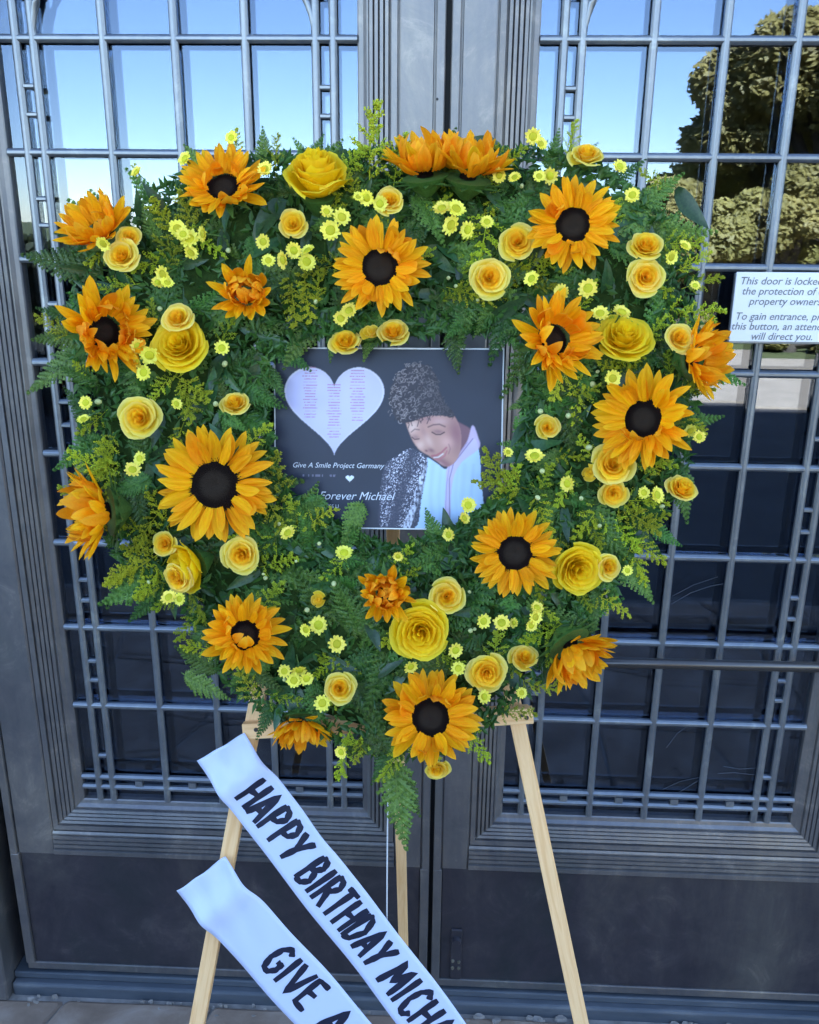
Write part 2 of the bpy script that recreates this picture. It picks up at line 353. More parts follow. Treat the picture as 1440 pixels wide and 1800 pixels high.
    for i in range(len(xs)-1):
        for j in range(len(zs)-1):
            cx, cz = (xs[i]+xs[i+1])/2, (zs[j]+zs[j+1])/2; hx, hz = (xs[i+1]-xs[i])/2-.0002, (zs[j+1]-zs[j])/2-.0002
            ta, tb = random.uniform(-1, 1)*.0045, random.uniform(-1, 1)*.0045
            v = [(cx+sx*hx, .0085+sx*hx*ta+sz*hz*tb, cz+sz*hz) for sx, sz in ((-1, -1), (1, -1), (1, 1), (-1, 1))]
            v += [(p[0], p[1]+.022, p[2]) for p in v]
            bchild('glass_pane', MB().add(v, [(0, 1, 2, 3), (7, 6, 5, 4), (0, 4, 5, 1), (1, 5, 6, 2), (2, 6, 7, 3), (3, 7, 4, 0)]), M['glass'], root)
    return root
dl = make_door(-.950, -.012, -.778, -.160, [-.742, -.712, -.231, -.201], [-.592, -.470, -.350], 'left bronze door leaf with blue-grey grille reflecting clear sky', True)
dr = make_door(-.003, .935, .144, .762, [.184, .214, .683, .712], [.331, .449, .566], 'right bronze door leaf with push bar, its panes reflecting olive trees', False)
# dark weather strip between the leaves
bchild('astragal', MB().box(-.0115, -.0035, -.004, .03, .047, 2.716), M['dark'])
# push bar
hb = MB().tube([(.04, -.075, .913), (.40, -.075, .917), (.92, -.075, .921)], .0105, 16)
o = bchild('push_bar', hb, M['tube'], dr, smooth=True)
for x in (.072, .89): bchild('bar_bracket', MB().tube([(x, -.075, .913+.008*x), (x, -.02, .913+.008*x)], .009, 10), M['tube'], dr)
# foot bolt
b0 = bchild('foot_bolt', MB().box(.040, .066, -.0295, -.0236, .075, .215), M['panel'], dr, bevel=.003)
bchild('bolt_knob', MB().tube([(.053, -.0295, .186), (.053, -.040, .186)], [.011, .009], 12), M['panel'], dr)
for q in ((.046, .108), (.060, .108), (.046, .128), (.060, .126)): bchild('screw', MB().tube([(q[0], -.0294, q[1]), (q[0], -.0335, q[1])], [.0042, .003], 8), M['brass'], dr)
for z in (.06,):
    pass
bchild('screw_hole', MB().tube([(-.0245, -.0325, 1.925), (-.0245, -.0335, 1.925)], .0022, 8), M['dark'], dl)

# old scratches on the lower right panes
for pts in ([(1180,1062),(1215,1042),(1250,1030),(1272,1026)], [(1182,1048),(1220,1028),(1262,1014)], [(1172,1314),(1190,1290),(1206,1278)], [(1165,1388),(1195,1374),(1232,1366)], [(1192,1394),(1215,1380),(1235,1368)], [(1262,1360),(1290,1358),(1325,1362)], [(1272,1347),(1300,1352),(1330,1350)]):
    bchild('pane_scratch', MB().tube([atY(x, y, .0062) for x, y in pts], .00055, 4), M['mark'], dr)
# ------------------------------------------------------------------ text helper
def text_mesh(s, size, m, shear=0, align='LEFT', bold=0.0, space=1.0):
    c = bpy.data.curves.new('text', 'FONT'); c.body = s; c.size = size; c.shear = shear; c.align_x = align; c.offset = bold; c.space_character = space
    c.resolution_u = 3
    o = bpy.data.objects.new('text', c); link(o); bpy.context.view_layer.update()
    me = bpy.data.meshes.new_from_object(o.evaluated_get(bpy.context.evaluated_depsgraph_get()))
    bpy.data.objects.remove(o); me.materials.clear(); me.materials.append(m); return me

# ------------------------------------------------------------------ sign on the right door
SY = -.040
tl = atY(1297, 478, SY); bl = atY(1282, 600, SY); tr_ = atY(1484, 478, SY)
sw, shh = tr_.x-tl.x, tl.z-bl.z
sm = Matrix.Translation(Vector((bl.x+.0, SY, bl.z))) @ Matrix.Rotation(R(90), 4, 'X') @ Matrix.Rotation(R(.3), 4, 'Z')
sg = empty('notice_sign', sm); tag(sg, 'white plastic notice with grey italic print hung on the right door grille', 'sign')
def sbox(name, x0, x1, y0, y1, z0, z1, m, bev=0):
    o = MB().box(x0, x1, y0, y1, z0, z1).obj(name, m, sg, bevel=bev); return o
sbox('plate', 0, sw, 0, shh, -.003, 0, M['white'], .0008)
sbox('backing', -.001, sw+.001, -.004, shh-.002, -.012, -.0032, M['grille'], .001)
sbox('hanger', .02, .03, .01, shh-.01, -.035, -.0122, M['grille']); sbox('hanger', sw-.03, sw-.02, .01, shh-.01, -.035, -.0122, M['grille'])
yy = shh-.0205
for i, s in enumerate(['This door is locked for', 'the protection of our', 'property owners.', None, 'To gain entrance, press', 'this button, an attendant', 'will direct you.']):
    if s is None: yy -= .0085; continue
    me = text_mesh(s, .0180, M['signink'], .2, 'CENTER', .0001, 1.0); o = obj('lettering', me, sg, Matrix.Translation((sw*.5, yy, .0006))); yy -= .0172

# ------------------------------------------------------------------ easel
LH = -.035
def wline(pa, pb, h, za=None, zb=None):
    a, b_ = W(*pa, h), W(*pb, h); d = (b_-a)
    return a, b_, d
def beam(a, b_, w, dpt, name, m, parent, nrm=None, bev=.0015):
    z = (b_-a).normalized(); n = (nrm or WN); x = n.cross(z).normalized(); y = z.cross(x)
    L = (b_-a).length
    Mx = Matrix(((x.x, y.x, z.x, a.x), (x.y, y.y, z.y, a.y), (x.z, y.z, z.z, a.z), (0, 0, 0, 1)))
    o = MB().box(-w/2, w/2, -dpt/2, dpt/2, 0, L).obj(name, m, None, bevel=bev)
    o.parent = parent; o.matrix_local = parent.matrix_world.inverted() @ Mx; return o
ez = empty('wooden_easel', Vector((P0.x, P0.y-.25, 0))); tag(ez, 'pale pine tripod easel holding up the heart wreath before the doors', 'easel')
bpy.context.view_layer.update()
legs = []
for pa, pb in (((440, 1300), (347, 1800)), ((912, 1280), (1022, 1800))):
    a, b_, d = wline(pa, pb, LH)
    foot = a + d*((-a.z)/d.z); top = a - d*((1.50-a.z)/(-d.z)) if True else a
    top = a + d*((1.50-a.z)/d.z)
    legs.append((top, foot, a)); beam(foot, top, .0225, .020, 'leg', M['pine'], ez)
a, b_ = W(428, 1284, LH+.018), W(937, 1256, LH+.018)
beam(a, b_, .0235, .015, 'crossbar', M['pine'], ez)
beam(W(455, 1272, LH+.030), W(930, 1246, LH+.030), .008, .022, 'ledge', M['pine'], ez)
bpy.context.view_layer.update()
for q in ((450, 1283), (918, 1257), (926, 1262)):
    c = W(q[0], q[1], LH+.0262); o = MB().tube([c, c+WN*.0015], [.0034, .0028], 10).obj('screw', M['tube'], None); o.parent = ez; o.matrix_parent_inverse = ez.matrix_world.inverted()
tp = (legs[0][0]+legs[1][0])/2
beam(legs[0][0].lerp(legs[1][0], -.05)+Vector((0, 0, -.03)), legs[0][0].lerp(legs[1][0], 1.05)+Vector((0, 0, -.03)), .04, .014, 'top_block', M['pine'], ez)
rf = atZ(712, 1765, .0)
beam(rf, Vector((atY(686, 1000, -.36).x, tp.y+.04, 1.42)), .0205, .016, 'rear_leg', M['pine'], ez)

# ------------------------------------------------------------------ wreath outline
OUT = [(800,250),(960,245),(1070,285),(1170,350),(1225,430),(1235,560),(1240,690),(1215,850),(1130,960),(1080,1060),(1015,1160),(930,1230),(850,1300),(760,1345),(690,1350),(600,1320),(480,1275),(390,1215),(350,1120),(280,1040),(205,1000),(155,900),(128,760),(115,600),(115,480),(165,400),(230,340),(330,285),(420,265),(600,258),(700,250)]
INN = [(486,640),(560,600),(640,612),(760,598),(845,590),(890,560),(915,640),(912,760),(890,850),(850,885),(780,925),(690,948),(610,915),(540,885),(500,830),(480,740)]
CX, CY = 690, 780
def radial(poly, th):
    dx, dy = math.cos(th), math.sin(th); best = 0
    for i in range(len(poly)):
        x1, y1 = poly[i][0]-CX, poly[i][1]-CY; x2, y2 = poly[(i+1) % len(poly)][0]-CX, poly[(i+1) % len(poly)][1]-CY
        ex, ey = x2-x1, y2-y1; den = dx*ey-dy*ex
        if abs(den) < 1e-9: continue
        t_ = (x1*ey-y1*ex)/den; s_ = (x1*dy-y1*dx)/den
        if t_ > 0 and 0 <= s_ <= 1: best = max(best, t_)
    return best
def band(th, q): # q 0 inner .. 1 outer
    ro, ri = radial(OUT, th), radial(INN, th); r_ = ri+(ro-ri)*q
    return CX+r_*math.cos(th), CY+r_*math.sin(th)
wr = empty('heart_wreath', P0.copy()); tag(wr, 'large heart-shaped wreath of ferns and greenery packed with flowers on the easel', 'wreath')
bpy.context.view_layer.update(); WI = wr.matrix_world.inverted()
def wpart(name, me, Mx, label=None):
    o = obj(name, me, wr, WI @ Mx); return o
# foam and moss base
NT, NP = 120, 20; v = []
for i in range(NT):
    th = 2*math.pi*i/NT
    for j in range(NP):
        ph = 2*math.pi*j/NP; q = .5+.36*math.cos(ph); px, py = band(th, q)
        p = W(px, py, .006+.030*math.sin(ph)); p += WN*noise.noise(p*30)*.012+WU*noise.noise(p*25+Vector((5, 0, 0)))*.01
        v.append(p-P0)
f = [(i*NP+j, i*NP+(j+1) % NP, ((i+1) % NT)*NP+(j+1) % NP, ((i+1) % NT)*NP+j) for i in range(NT) for j in range(NP)]
obj('moss_base', mesh('moss_base', v, f, M['moss'], True), wr)

# ------------------------------------------------------------------ plant meshes
def frond_mesh(seed, n=13, wide=.30, lobes=6, droop=.12):
    rg = random.Random(seed); mb = MB()
    def spine(t_): return Vector((.03*math.sin(t_*3+seed), t_, -droop*t_*t_+.03*t_))
    # rachis
    pts = [spine(i/8) for i in range(9)]
    mb.tube(pts, [.010*(1-.75*i/8) for i in range(9)], 4)
    for i in range(n):
        t_ = .08+.88*i/(n-1)
        L = wide*(min(1, .55+2.2*t_) if t_ < .2 else 1)*max(.10, (1-t_**1.5))*rg.uniform(.88, 1.1)
        for s in (-1, 1):
            b0_ = spine(min(1, t_+(.012 if s > 0 else 0))); ang = R(58-18*t_+rg.uniform(-5, 5))
            d = Vector((s*math.sin(ang), math.cos(ang), 0)); lat = Vector((-d.y, d.x, 0))*1.0
            dr = rg.uniform(.02, .12); tw = rg.uniform(-.25, .25)
            W0 = .078*(1-.45*t_)*rg.uniform(.9, 1.1); k = lobes*2
            vv = []; ff = []
            for q in range(k+1):
                u = q/k; wv = W0*(1-.72*u**1.3)*(1.0 if q % 2 else .42)*(1 if q < k else .05)*(.6 if q == 0 else 1)
                c = b0_+d*(L*u)+Vector((0, 0, -dr*u*u*L*2+.010*math.sin(u*3)))
                fw = d*(L/k*.9 if q % 2 else 0)
                vv += [c+lat*wv+fw+Vector((0, 0, -.012+wv*tw)), c+Vector((0, 0, .0)), c-lat*wv+fw+Vector((0, 0, -.012-wv*tw))]
            for q in range(k): ff += [(q*3, q*3+1, q*3+4, q*3+3), (q*3+1, q*3+2, q*3+5, q*3+4)]
            mb.add(vv, ff)
    return mb.mesh('fern_frond', M['fern'])
def leaf_mesh(seed, wd=.34):
    rg = random.Random(seed); n = 9; v = []; bend = rg.uniform(.05, .3); tw = rg.uniform(-.3, .3)
    for i in range(n):
        t_ = i/(n-1); w_ = wd/2*math.sin(math.pi*min(1, t_*.97+.03)**.8)**.85*(1-.25*t_)
        if i == n-1: w_ = .001
        for s in (-1, -.5, 0, .5, 1):
            v.append((s*w_+.04*math.sin(t_*3), t_, -bend*t_*t_+.10*abs(s)*w_*2+tw*s*w_*t_+.015*math.sin(t_*20)*abs(s)))
    return mesh('leaf', v, grid_faces(n, 5), M['leaf'], True)
OCT = [(1, 0, 0), (0, 1, 0), (-1, 0, 0), (0, -1, 0), (0, 0, 1), (0, 0, -1)]; OF = [(0, 1, 4), (1, 2, 4), (2, 3, 4), (3, 0, 4), (1, 0, 5), (2, 1, 5), (3, 2, 5), (0, 3, 5)]
def spray_mesh(seed, nb=17, nk=34, wide=.36):
    rg = random.Random(seed); mb = MB(); mb2 = []
    sp = lambda t_: Vector((.05*math.sin(2.5*t_+seed), t_, -.15*t_*t_))
    mb.tube([sp(i/6) for i in range(7)], .008, 4)
    for i in range(nb):
        t_ = .18+.80*i/(nb-1); b0_ = sp(t_); L = wide*(1-.78*t_)*rg.uniform(.7, 1.2)+.03
        az = i*2.4+rg.random(); d = Vector((math.cos(az), .75+rg.uniform(-.2, .2), math.sin(az)*.6+.25)).normalized()
        pts = [b0_+d*(L*u)+Vector((0, 0, -.25*L*u*u)) for u in (0, .35, .7, 1)]
        mb.tube(pts, .004, 3)
        for k in range(nk):
            u = .15+.85*k/(nk-1); c = b0_+d*(L*u)+Vector((rg.uniform(-1, 1), rg.uniform(-1, 1), rg.uniform(-.3, 1)))*.028
            s = rg.uniform(.009, .017)
            mb.add([c+Vector(o_)*s*rg.uniform(.7, 1.3) for o_ in OCT], OF)
    return mb.mesh('goldenrod_spray', M['gold'])
FR = [frond_mesh(i, 12+i % 3, .27+.03*(i % 3), 5) for i in range(5)]
LF = [leaf_mesh(i, .30+.05*(i % 3)) for i in range(5)]
SPM = [spray_mesh(i) for i in range(5)]
def aim(root, tip, roll=0.0, nrm=None, width=1.0):
    y = (tip-root); L = y.length; y = y/L; n = (nrm or WN); x = y.cross(n).normalized(); z = x.cross(y)
    c, s = math.cos(roll), math.sin(roll); x2 = x*c+z*s; z2 = z*c-x*s
    return Matrix(((x2.x*L*width, y.x*L, z2.x*L, root.x), (x2.y*L*width, y.y*L, z2.y*L, root.y), (x2.z*L*width, y.z*L, z2.z*L, root.z), (0, 0, 0, 1)))
def frond(a, b_, ha=.03, hb=.045, roll=None, kind=0, width=1.0, idx=None):
    lst = (FR, LF, SPM)[kind]; nm = ('fern_frond', 'leaf', 'goldenrod_spray')[kind]
    me = lst[random.randrange(5) if idx is None else idx]
    wpart(nm, me, aim(W(*a, ha), W(*b_, hb), random.uniform(-.5, .5) if roll is None else roll, width=width))
# placed fronds (root pixel, tip pixel)
PF = [((190,480),(35,438)),((170,600),(38,682)),((300,1000),(172,1068)),((150,560),(60,545)),((1130,400),(1262,408)),((1100,330),(1160,470)),((1120,380),(1200,300)),((1060,330),(1135,275)),
 ((470,300),(462,222)),((560,320),(520,240)),((540,310),(600,245)),((380,320),(325,250)),((300,400),(222,292)),((230,440),(120,345)),((830,470),(812,600)),((900,500),(855,640)),((800,560),(800,655)),
 ((560,860),(520,1010)),((640,960),(560,1120)),((620,1000),(660,1150)),((700,1330),(705,1500)),((690,1300),(650,1380)),((690,1120),(640,1260)),((600,1180),(680,1290)),((560,560),(500,650)),((480,600),(545,650)),
 ((180,760),(95,830)),((960,560),(885,700)),((990,700),(930,640)),((980,640),(1000,800)),((900,760),(1000,700)),((880,320),(800,262)),((960,300),(985,225)),((1010,300),(1050,250)),((800,960),(720,1000)),((820,900),(860,1010)),
 ((640,880),(600,960)),((700,960),(780,1010)),((520,900),(450,1000)),((420,680),(500,720)),((400,660),(470,600)),((330,560),(400,500)),((1000,900),(930,860)),((1160,700),(1235,690)),((1140,920),(1200,960)),((480,1230),(450,1300)),
 ((760,420),(830,360)),((760,520),(830,560)),((700,560),(650,610)),((460,640),(500,700)),((860,560),(920,620)),((320,1180),(400,1235)),((390,1180),(305,1140)),((1000,1080),(1095,1050)),((700,1345),(735,1440))]
for a, b_ in PF: frond(a, b_, .030, random.uniform(.045, .062), width=1.05)
PG = [((330,440),(270,350)),((350,420),(320,340)),((420,300),(415,228)),((650,340),(662,185)),((690,340),(715,240)),((640,360),(610,300)),((520,470),(515,565)),((540,480),(545,560)),((300,650),(360,700)),((300,660),(260,700)),((330,660),(330,740)),
 ((190,720),(135,760)),((200,760),(160,840)),((190,790),(190,870)),((210,830),(120,800)),((300,960),(190,1020)),((300,950),(215,960)),((290,980),(240,1050)),((280,900),(245,960)),((860,360),(830,470)),((820,430),(830,500)),((860,350),(880,290)),
 ((800,340),(770,320)),((1000,620),(980,700)),((1030,640),(1010,740)),((1000,700),(1050,680)),((1060,880),(1010,940)),((1060,900),(1120,965)),((1070,890),(1160,930)),((1080,880),(1170,890)),((1020,900),(1060,960)),((900,900),(850,800)),((930,860),(840,850)),((880,900),(905,820)),
 ((620,1280),(600,1370)),((640,1290),(625,1340)),((1040,560),(1120,580)),((1150,540),(1270,545)),((1180,480),(1245,440)),((530,950),(505,880)),((495,900),(483,800)),((540,925),(585,900)),((870,1190),(880,1110)),((1040,1040),(1100,1085)),
 ((1000,290),(1015,215)),((130,600),(62,560)),((400,1150),(320,1140)),((815,1270),(862,1335)),((680,1000),(720,960)),((450,1240),(420,1180)),((450,1100),(490,1030)),((170,660),(130,640)),((240,330),(235,290)),((910,300),(860,250)),
 ((1110,620),(1170,560)),((380,760),(330,790)),((1130,650),(1060,640)),((660,1330),(600,1300)),((740,300),(700,250)),((1040,860),(1090,850)),((590,330),(640,260)),((1180,330),(1130,300)),((1100,470),(1180,520)),((460,860),(490,940)),((1150,420),(1240,430))]
for a, b_ in PG: frond(a, b_, .035, random.uniform(.050, .070), kind=2, width=1.1)
PL = [((800,330),(770,300)),((1060,520),(1075,460)),((1010,540),(1050,470)),((860,560),(930,520)),((900,790),(990,770)),((930,740),(900,780)),((250,400),(235,330)),((290,380),(250,320)),((740,400),(790,340)),((500,420),(420,460)),((1190,330),(1245,400)),
 ((880,260),(830,240)),((760,440),(800,480)),((500,350),(440,420)),((400,620),(360,680)),((460,1000),(400,1040)),((980,1130),(960,1200)),((650,1190),(700,1160)),((160,480),(100,470)),((560,1150),(620,1180)),((770,350),(720,300))]
PL += [((522,1205),(528,1302)),((500,1230),(480,1290))]
for a, b_ in PL: frond(a, b_, .035, .060, kind=1)
# random filling over the whole band
def infl(px, py): return True
for i in range(225):
    th = i/225*2*math.pi*7+random.uniform(-.1, .1); q = random.uniform(.12, .88); a = band(th, q)
    out = math.atan2(a[1]-CY, a[0]-CX); side = 1 if q > .5 else -1
    an = (out if side > 0 else out+math.pi)+random.gauss(0, .9)
    if 220 < q*1000 < 780: an = random.uniform(0, 6.28)
    L = random.uniform(110, 185)
    if q < .3: L *= .55
    if q > .6: L *= .72
    if a[0] > 820 and a[1] > 1150: L *= .45
    b_ = (a[0]+L*math.cos(an), a[1]+L*math.sin(an))
    if b_[0] > 1215 and 440 < b_[1] < 650: b_ = (1205, b_[1])
    if b_[0] > 840 and b_[1] > 1225: b_ = (b_[0]-110, b_[1]-70)
    h0 = random.uniform(.024, .04); frond(a, b_, h0, h0+random.uniform(-.002, .03))
for i in range(190):
    th = random.uniform(0, 6.283); q = random.uniform(.1, .9); a = band(th, q); an = random.uniform(0, 6.283); L = random.uniform(45, 80)
    frond(a, (a[0]+L*math.cos(an), a[1]+L*math.sin(an)), .034, random.uniform(.04, .058), kind=1)
for i in range(105):
    th = random.uniform(0, 6.283); q = random.uniform(.12, .95); a = band(th, q); an = math.atan2(a[1]-CY, a[0]-CX)+random.gauss(0, 1.2); L = random.uniform(55, 95)
    frond(a, (a[0]+L*math.cos(an), a[1]+L*math.sin(an)), .036, random.uniform(.045, .066), kind=2)

# small leaflets filling the gaps
nq = 15000; V = np.zeros((nq, 4, 3)); rg = np.random.RandomState(9)
for i in range(nq):
    th = rg.uniform(0, 6.283); a = band(th, .5+.46*math.sin(rg.uniform(-1.57, 1.57))); c = W(a[0], a[1], rg.uniform(.022, .046))-P0
    d = Vector(rg.normal(size=3)); d -= WN*d.dot(WN)*.6; d.normalize(); e = d.cross(WN+Vector(rg.normal(size=3))*.4).normalized(); L_ = rg.uniform(.007, .016); w_ = L_*rg.uniform(.16, .34)
    V[i] = [c-d*L_*.3, c+e*w_+d*L_*.3, c+d*L_+WN*.003, c-e*w_+d*L_*.3]
me = mesh('greenery_fill', V.reshape(-1, 3), [(4*i, 4*i+1, 4*i+2, 4*i+3) for i in range(nq)], M['fern']); o = obj('greenery_fill', me, wr); o['kind'] = 'stuff'

# ------------------------------------------------------------------ flowers
def tipattr(me, vals):
    at = me.attributes.new('tip', 'FLOAT', 'POINT'); at.data.foreach_set('value', vals)
def sun_petal(seed, curl=.0, wd=.17, m='sun'):
    rg = random.Random(seed); n = 10; v = []; tv = []; k1 = rg.uniform(-.05, .05); tw = rg.uniform(-.35, .35)
    for i in range(n):
        t_ = i/(n-1); w_ = wd/2*(math.sin(math.pi*(.16+.84*t_)**1.05)**.60 if t_ < .999 else 0)
        if i == n-1: w_ = .004
        for s in (-1, -.6, -.25, 0, .25, .6, 1):
            y = .34+.66*t_; z = .035*math.cos(s*math.pi*1.5)*w_/wd*2*(.8)+abs(s)*w_*.35+curl*t_*t_*.55-.05*t_*(1-t_)+tw*s*w_*t_
            v.append((s*w_+k1*math.sin(t_*3.1), y-curl*curl*.25*t_**3, z)); tv.append(max(0, min(1, (t_-.62)*1.7))*.8+.2*abs(s)*t_)
    me = mesh('petal', v, grid_faces(n, 7), M[m], True); tipattr(me, tv); return me
SPO = [sun_petal(i, (-.10, .05, .15, -.2, .0, .25)[i], (.205, .19, .22, .18, .225, .20)[i]) for i in range(6)]
SPC = [sun_petal(10+i, (.7, .9, .55, .8)[i], .25, 'sunin') for i in range(4)]
def disc_mesh(nm, r_, hgt, m, dimple=.0, n=420, bs=.05):
    mb = MB(); K = 14
    v = [(0, 0, hgt-dimple)]; 
    for i in range(1, 7):
        q = i/6
        for j in range(K): v.append((r_*q*math.cos(6.283*j/K), r_*q*math.sin(6.283*j/K), hgt*(1-q**3)-dimple*(1-q)**2))
    f = [(0, 1+j, 1+(j+1) % K) for j in range(K)]
    for i in range(5): f += [(1+i*K+j, 1+(i+1)*K+j, 1+(i+1)*K+(j+1) % K, 1+i*K+(j+1) % K) for j in range(K)]
    mb.add(v, f)
    for k in range(n):   # florets in a phyllotactic spiral
        q = math.sqrt((k+.5)/n); a = k*2.39996; c = Vector((r_*q*math.cos(a), r_*q*math.sin(a), hgt*(1-q**3)-dimple*(1-q)**2)); s = r_*bs
        mb.add([c+Vector((s*.6, 0, 0)), c+Vector((-s*.3, s*.5, 0)), c+Vector((-s*.3, -s*.5, 0)), c+Vector((c.x*.12, c.y*.12, s*1.3))], [(0, 1, 3), (1, 2, 3), (2, 0, 3)])
    return mb.mesh(nm, m)
DM = disc_mesh('disc', .43, .09, M['disc'], .03, 520, .065)
DM2 = disc_mesh('disc_centre', .27, .07, M['disc2'], .05, 380, .06)
def calyx_mesh(n=11, L=.5, r_=.25, depth=.35):
    mb = MB(); mb.tube([(0, 0, -depth), (0, 0, -depth*.5), (0, 0, .015)], [r_*.35, r_*1.15, r_*1.8], 12)
    for k in range(n):
        a = 6.283*k/n; d = Vector((math.cos(a), math.sin(a), 0)); p = Vector((-d.y, d.x, 0))
        mb.add([d*r_*.8+p*.09+Vector((0, 0, -.10)), d*r_*.8-p*.09+Vector((0, 0, -.10)), d*(r_+L*.4)-p*.07+Vector((0, 0, -.05)), d*(r_+L)+Vector((0, 0, -.03)), d*(r_+L*.4)+p*.07+Vector((0, 0, -.05))], [(0, 1, 2, 3, 4)])
    return mb.mesh('calyx', M['calyx'])
CAL = calyx_mesh()
def face_matrix(p, a, b_, sc, spin=0):
    z = (WN+WU*a+WV*b_).normalized(); x = WV.cross(z).normalized(); y = z.cross(x)
    Mx = Matrix(((x.x, y.x, z.x, p.x), (x.y, y.y, z.y, p.y), (x.z, y.z, z.z, p.z), (0, 0, 0, 1)))
    return Mx @ Matrix.Rotation(spin, 4, 'Z') @ Matrix.Scale(sc, 4)
def sunflower(px, py, r_, a, b_, cup, label, h=.088, disc=1.0, fold=0.0, npet=20, folddir=None):
    """cup: how far the rays stand up; fold: share of short inner rays curled over the disc"""
    r_ *= .95 if cup < 30 else 1.18
    rt = empty('sunflower', face_matrix(W(px, py, h), a, b_, r_*MPP, random.uniform(0, 6.28))); tag(rt, label, 'sunflower', 'sunflowers in the heart wreath')
    spin = rt.matrix_world.to_euler()
    for ring, (el, sc, off) in enumerate(((-2, .96, 0), (7, .90, .5), (15, .74, .25))):
        n = npet if ring < 2 else npet//2+(4 if cup > 30 else 0)
        for k in range(n):
            an = 2*math.pi*(k+off)/n+random.gauss(0, .06); e = R(el+cup*(1+.12*ring)+random.gauss(0, 6)); s = sc*random.uniform(.86, 1.07)
            me = random.choice(SPO if random.random() > cup/150 else SPC)
            Mx = Matrix.Rotation(an, 4, 'Z') @ Matrix.Translation((0, .385-.34*s, -.01+.015*ring)) @ Matrix.Rotation(e, 4, 'X') @ Matrix.Rotation(random.gauss(0, .2), 4, 'Y') @ Matrix.Diagonal((s*1.1, s, s, 1))
            obj('petal', me, rt, Mx)
    if fold > 0:
        n = int(14*fold)
        base = folddir
        for k in range(n):
            an = 2*math.pi*k/14+random.gauss(0, .1) if base is None else base+(k-(n-1)/2)*.30
            Mx = Matrix.Rotation(an, 4, 'Z') @ Matrix.Translation((0, .24, .02)) @ Matrix.Rotation(R(54+random.gauss(0, 10)), 4, 'X') @ Matrix.Diagonal((.85, .62*random.uniform(.7, 1.1), .6, 1))
            obj('petal', random.choice(SPC), rt, Mx)
    obj('disc', DM, rt, Matrix.Translation((0, 0, .03)) @ Matrix.Diagonal((disc, disc, 1, 1)))
    obj('disc_centre', DM2, rt, Matrix.Translation((0, 0, .085)) @ Matrix.Diagonal((disc, disc, 1, 1)))
    obj('calyx', CAL, rt, Matrix.Identity(4)); return rt
SF = [
 (380, 852, 106, 0, .0, 2, 'largest sunflower, wide open with brown centre, left of the black placard', .095, 1.0, 0),
 (668, 472, 84, 0, .05, 14, 'open sunflower with near-black centre directly above the placard', .095, 1.05, .25),
 (1008, 398, 80, -.15, .05, 14, 'open sunflower with dark centre at the upper right of the heart', .09, 1.0, .2),
 (395, 336, 82, 0, .55, 20, 'sunflower with petals curled over its dark centre at the upper left', .08, .9, .5),
 (433, 522, 62, .1, .1, 50, 'small half-closed orange sunflower left of the one above the placard', .078, .35, .6),
 (180, 585, 76, .75, .1, 32, 'sunflower turned right with a narrow dark slit on the far left', .075, .7, .6),
 (182, 415, 66, -.3, .7, 30, 'sunflower behind two small roses at the upper left edge', .06, .6, .4),
 (748, 312, 72, -.25, 1.9, 35, 'left of two side-on sunflowers at the top of the heart', .065, .35, 0),
 (822, 316, 74, .25, 1.8, 35, 'right of two side-on sunflowers at the top of the heart', .065, .35, 0),
 (968, 600, 72, .45, .1, 31, 'half-open sunflower beside the upper right corner of the placard', .100, .7, .4),
 (1135, 738, 90, -.65, .05, 14, 'large sunflower facing left with dark centre on the right side', .09, .9, .3),
 (1212, 632, 68, 1.2, .1, 30, 'orange sunflower turned away to the right behind a rose bud', .06, .6, .2),
 (905, 972, 80, -.05, .1, 10, 'open sunflower with brown centre below the lower right of the placard', .095, 1.0, 0),
 (676, 1040, 60, .1, .1, 50, 'small half-closed sunflower touching the big rose below the placard', .075, .4, .6),
 (430, 1118, 80, .35, .45, 24, 'sunflower with its torn dark centre turned up at the lower left', .085, .85, .35),
 (757, 1262, 92, 0, .45, 14, 'lowest large sunflower with black centre at the point of the heart', .09, .95, .3),
 (194, 898, 82, -1.5, -.1, 34, 'sunflower seen from the side at the left edge below the middle', .065, .35, 0),
 (1000, 1130, 74, .8, -1.0, 38, 'sunflower seen from the side hanging at the lower right edge', .065, .35, 0),
 (530, 1262, 60, .1, -1.5, 30, 'sunflower hanging face down over the left end of the easel bar', .035, .35, 0)]
for q in SF:
    sunflower(q[0], q[1], q[2], q[3], q[4], q[5], q[6], q[7], q[8], q[9])

def rose_petal(f_, seed, flare=1.0):
    rg = random.Random(seed); nu, nv = 8, 9; v = []; tv = []
    Rk = .07+.90*f_**.92; Hk = 1.0-.42*f_**1.6; w_ = 1.75-.85*f_; ph = rg.uniform(-.04, .04)
    for i in range(nu):
        t_ = i/(nu-1)
        for j in range(nv):
            s = -1+2*j/(nv-1); a = s*w_
            r_ = .06+(Rk-.06)*math.sin(min(1, t_*1.12)*math.pi/2)**.8
            lip = max(0, t_-.66)/.34; r_ += flare*(.05+.20*f_)*lip**1.6*(.55+.45*math.cos(s*2.2)); r_ += Rk*.09*s
            z = Hk*(t_**.95)*(1-.30*abs(s)**3*t_) - flare*.16*f_*lip**2+.02*rg.uniform(-1, 1)*lip
            z += (.025*math.sin(a*5+seed)+.03*math.sin(a*9+seed*2.1))*lip; r_ += .022*math.sin(a*7+seed*1.7)*lip
            v.append((r_*math.cos(a), r_*math.sin(a), z)); tv.append(min(1, lip**1.5*(.25+.65*f_)))
    return v, grid_faces(nu, nv), tv
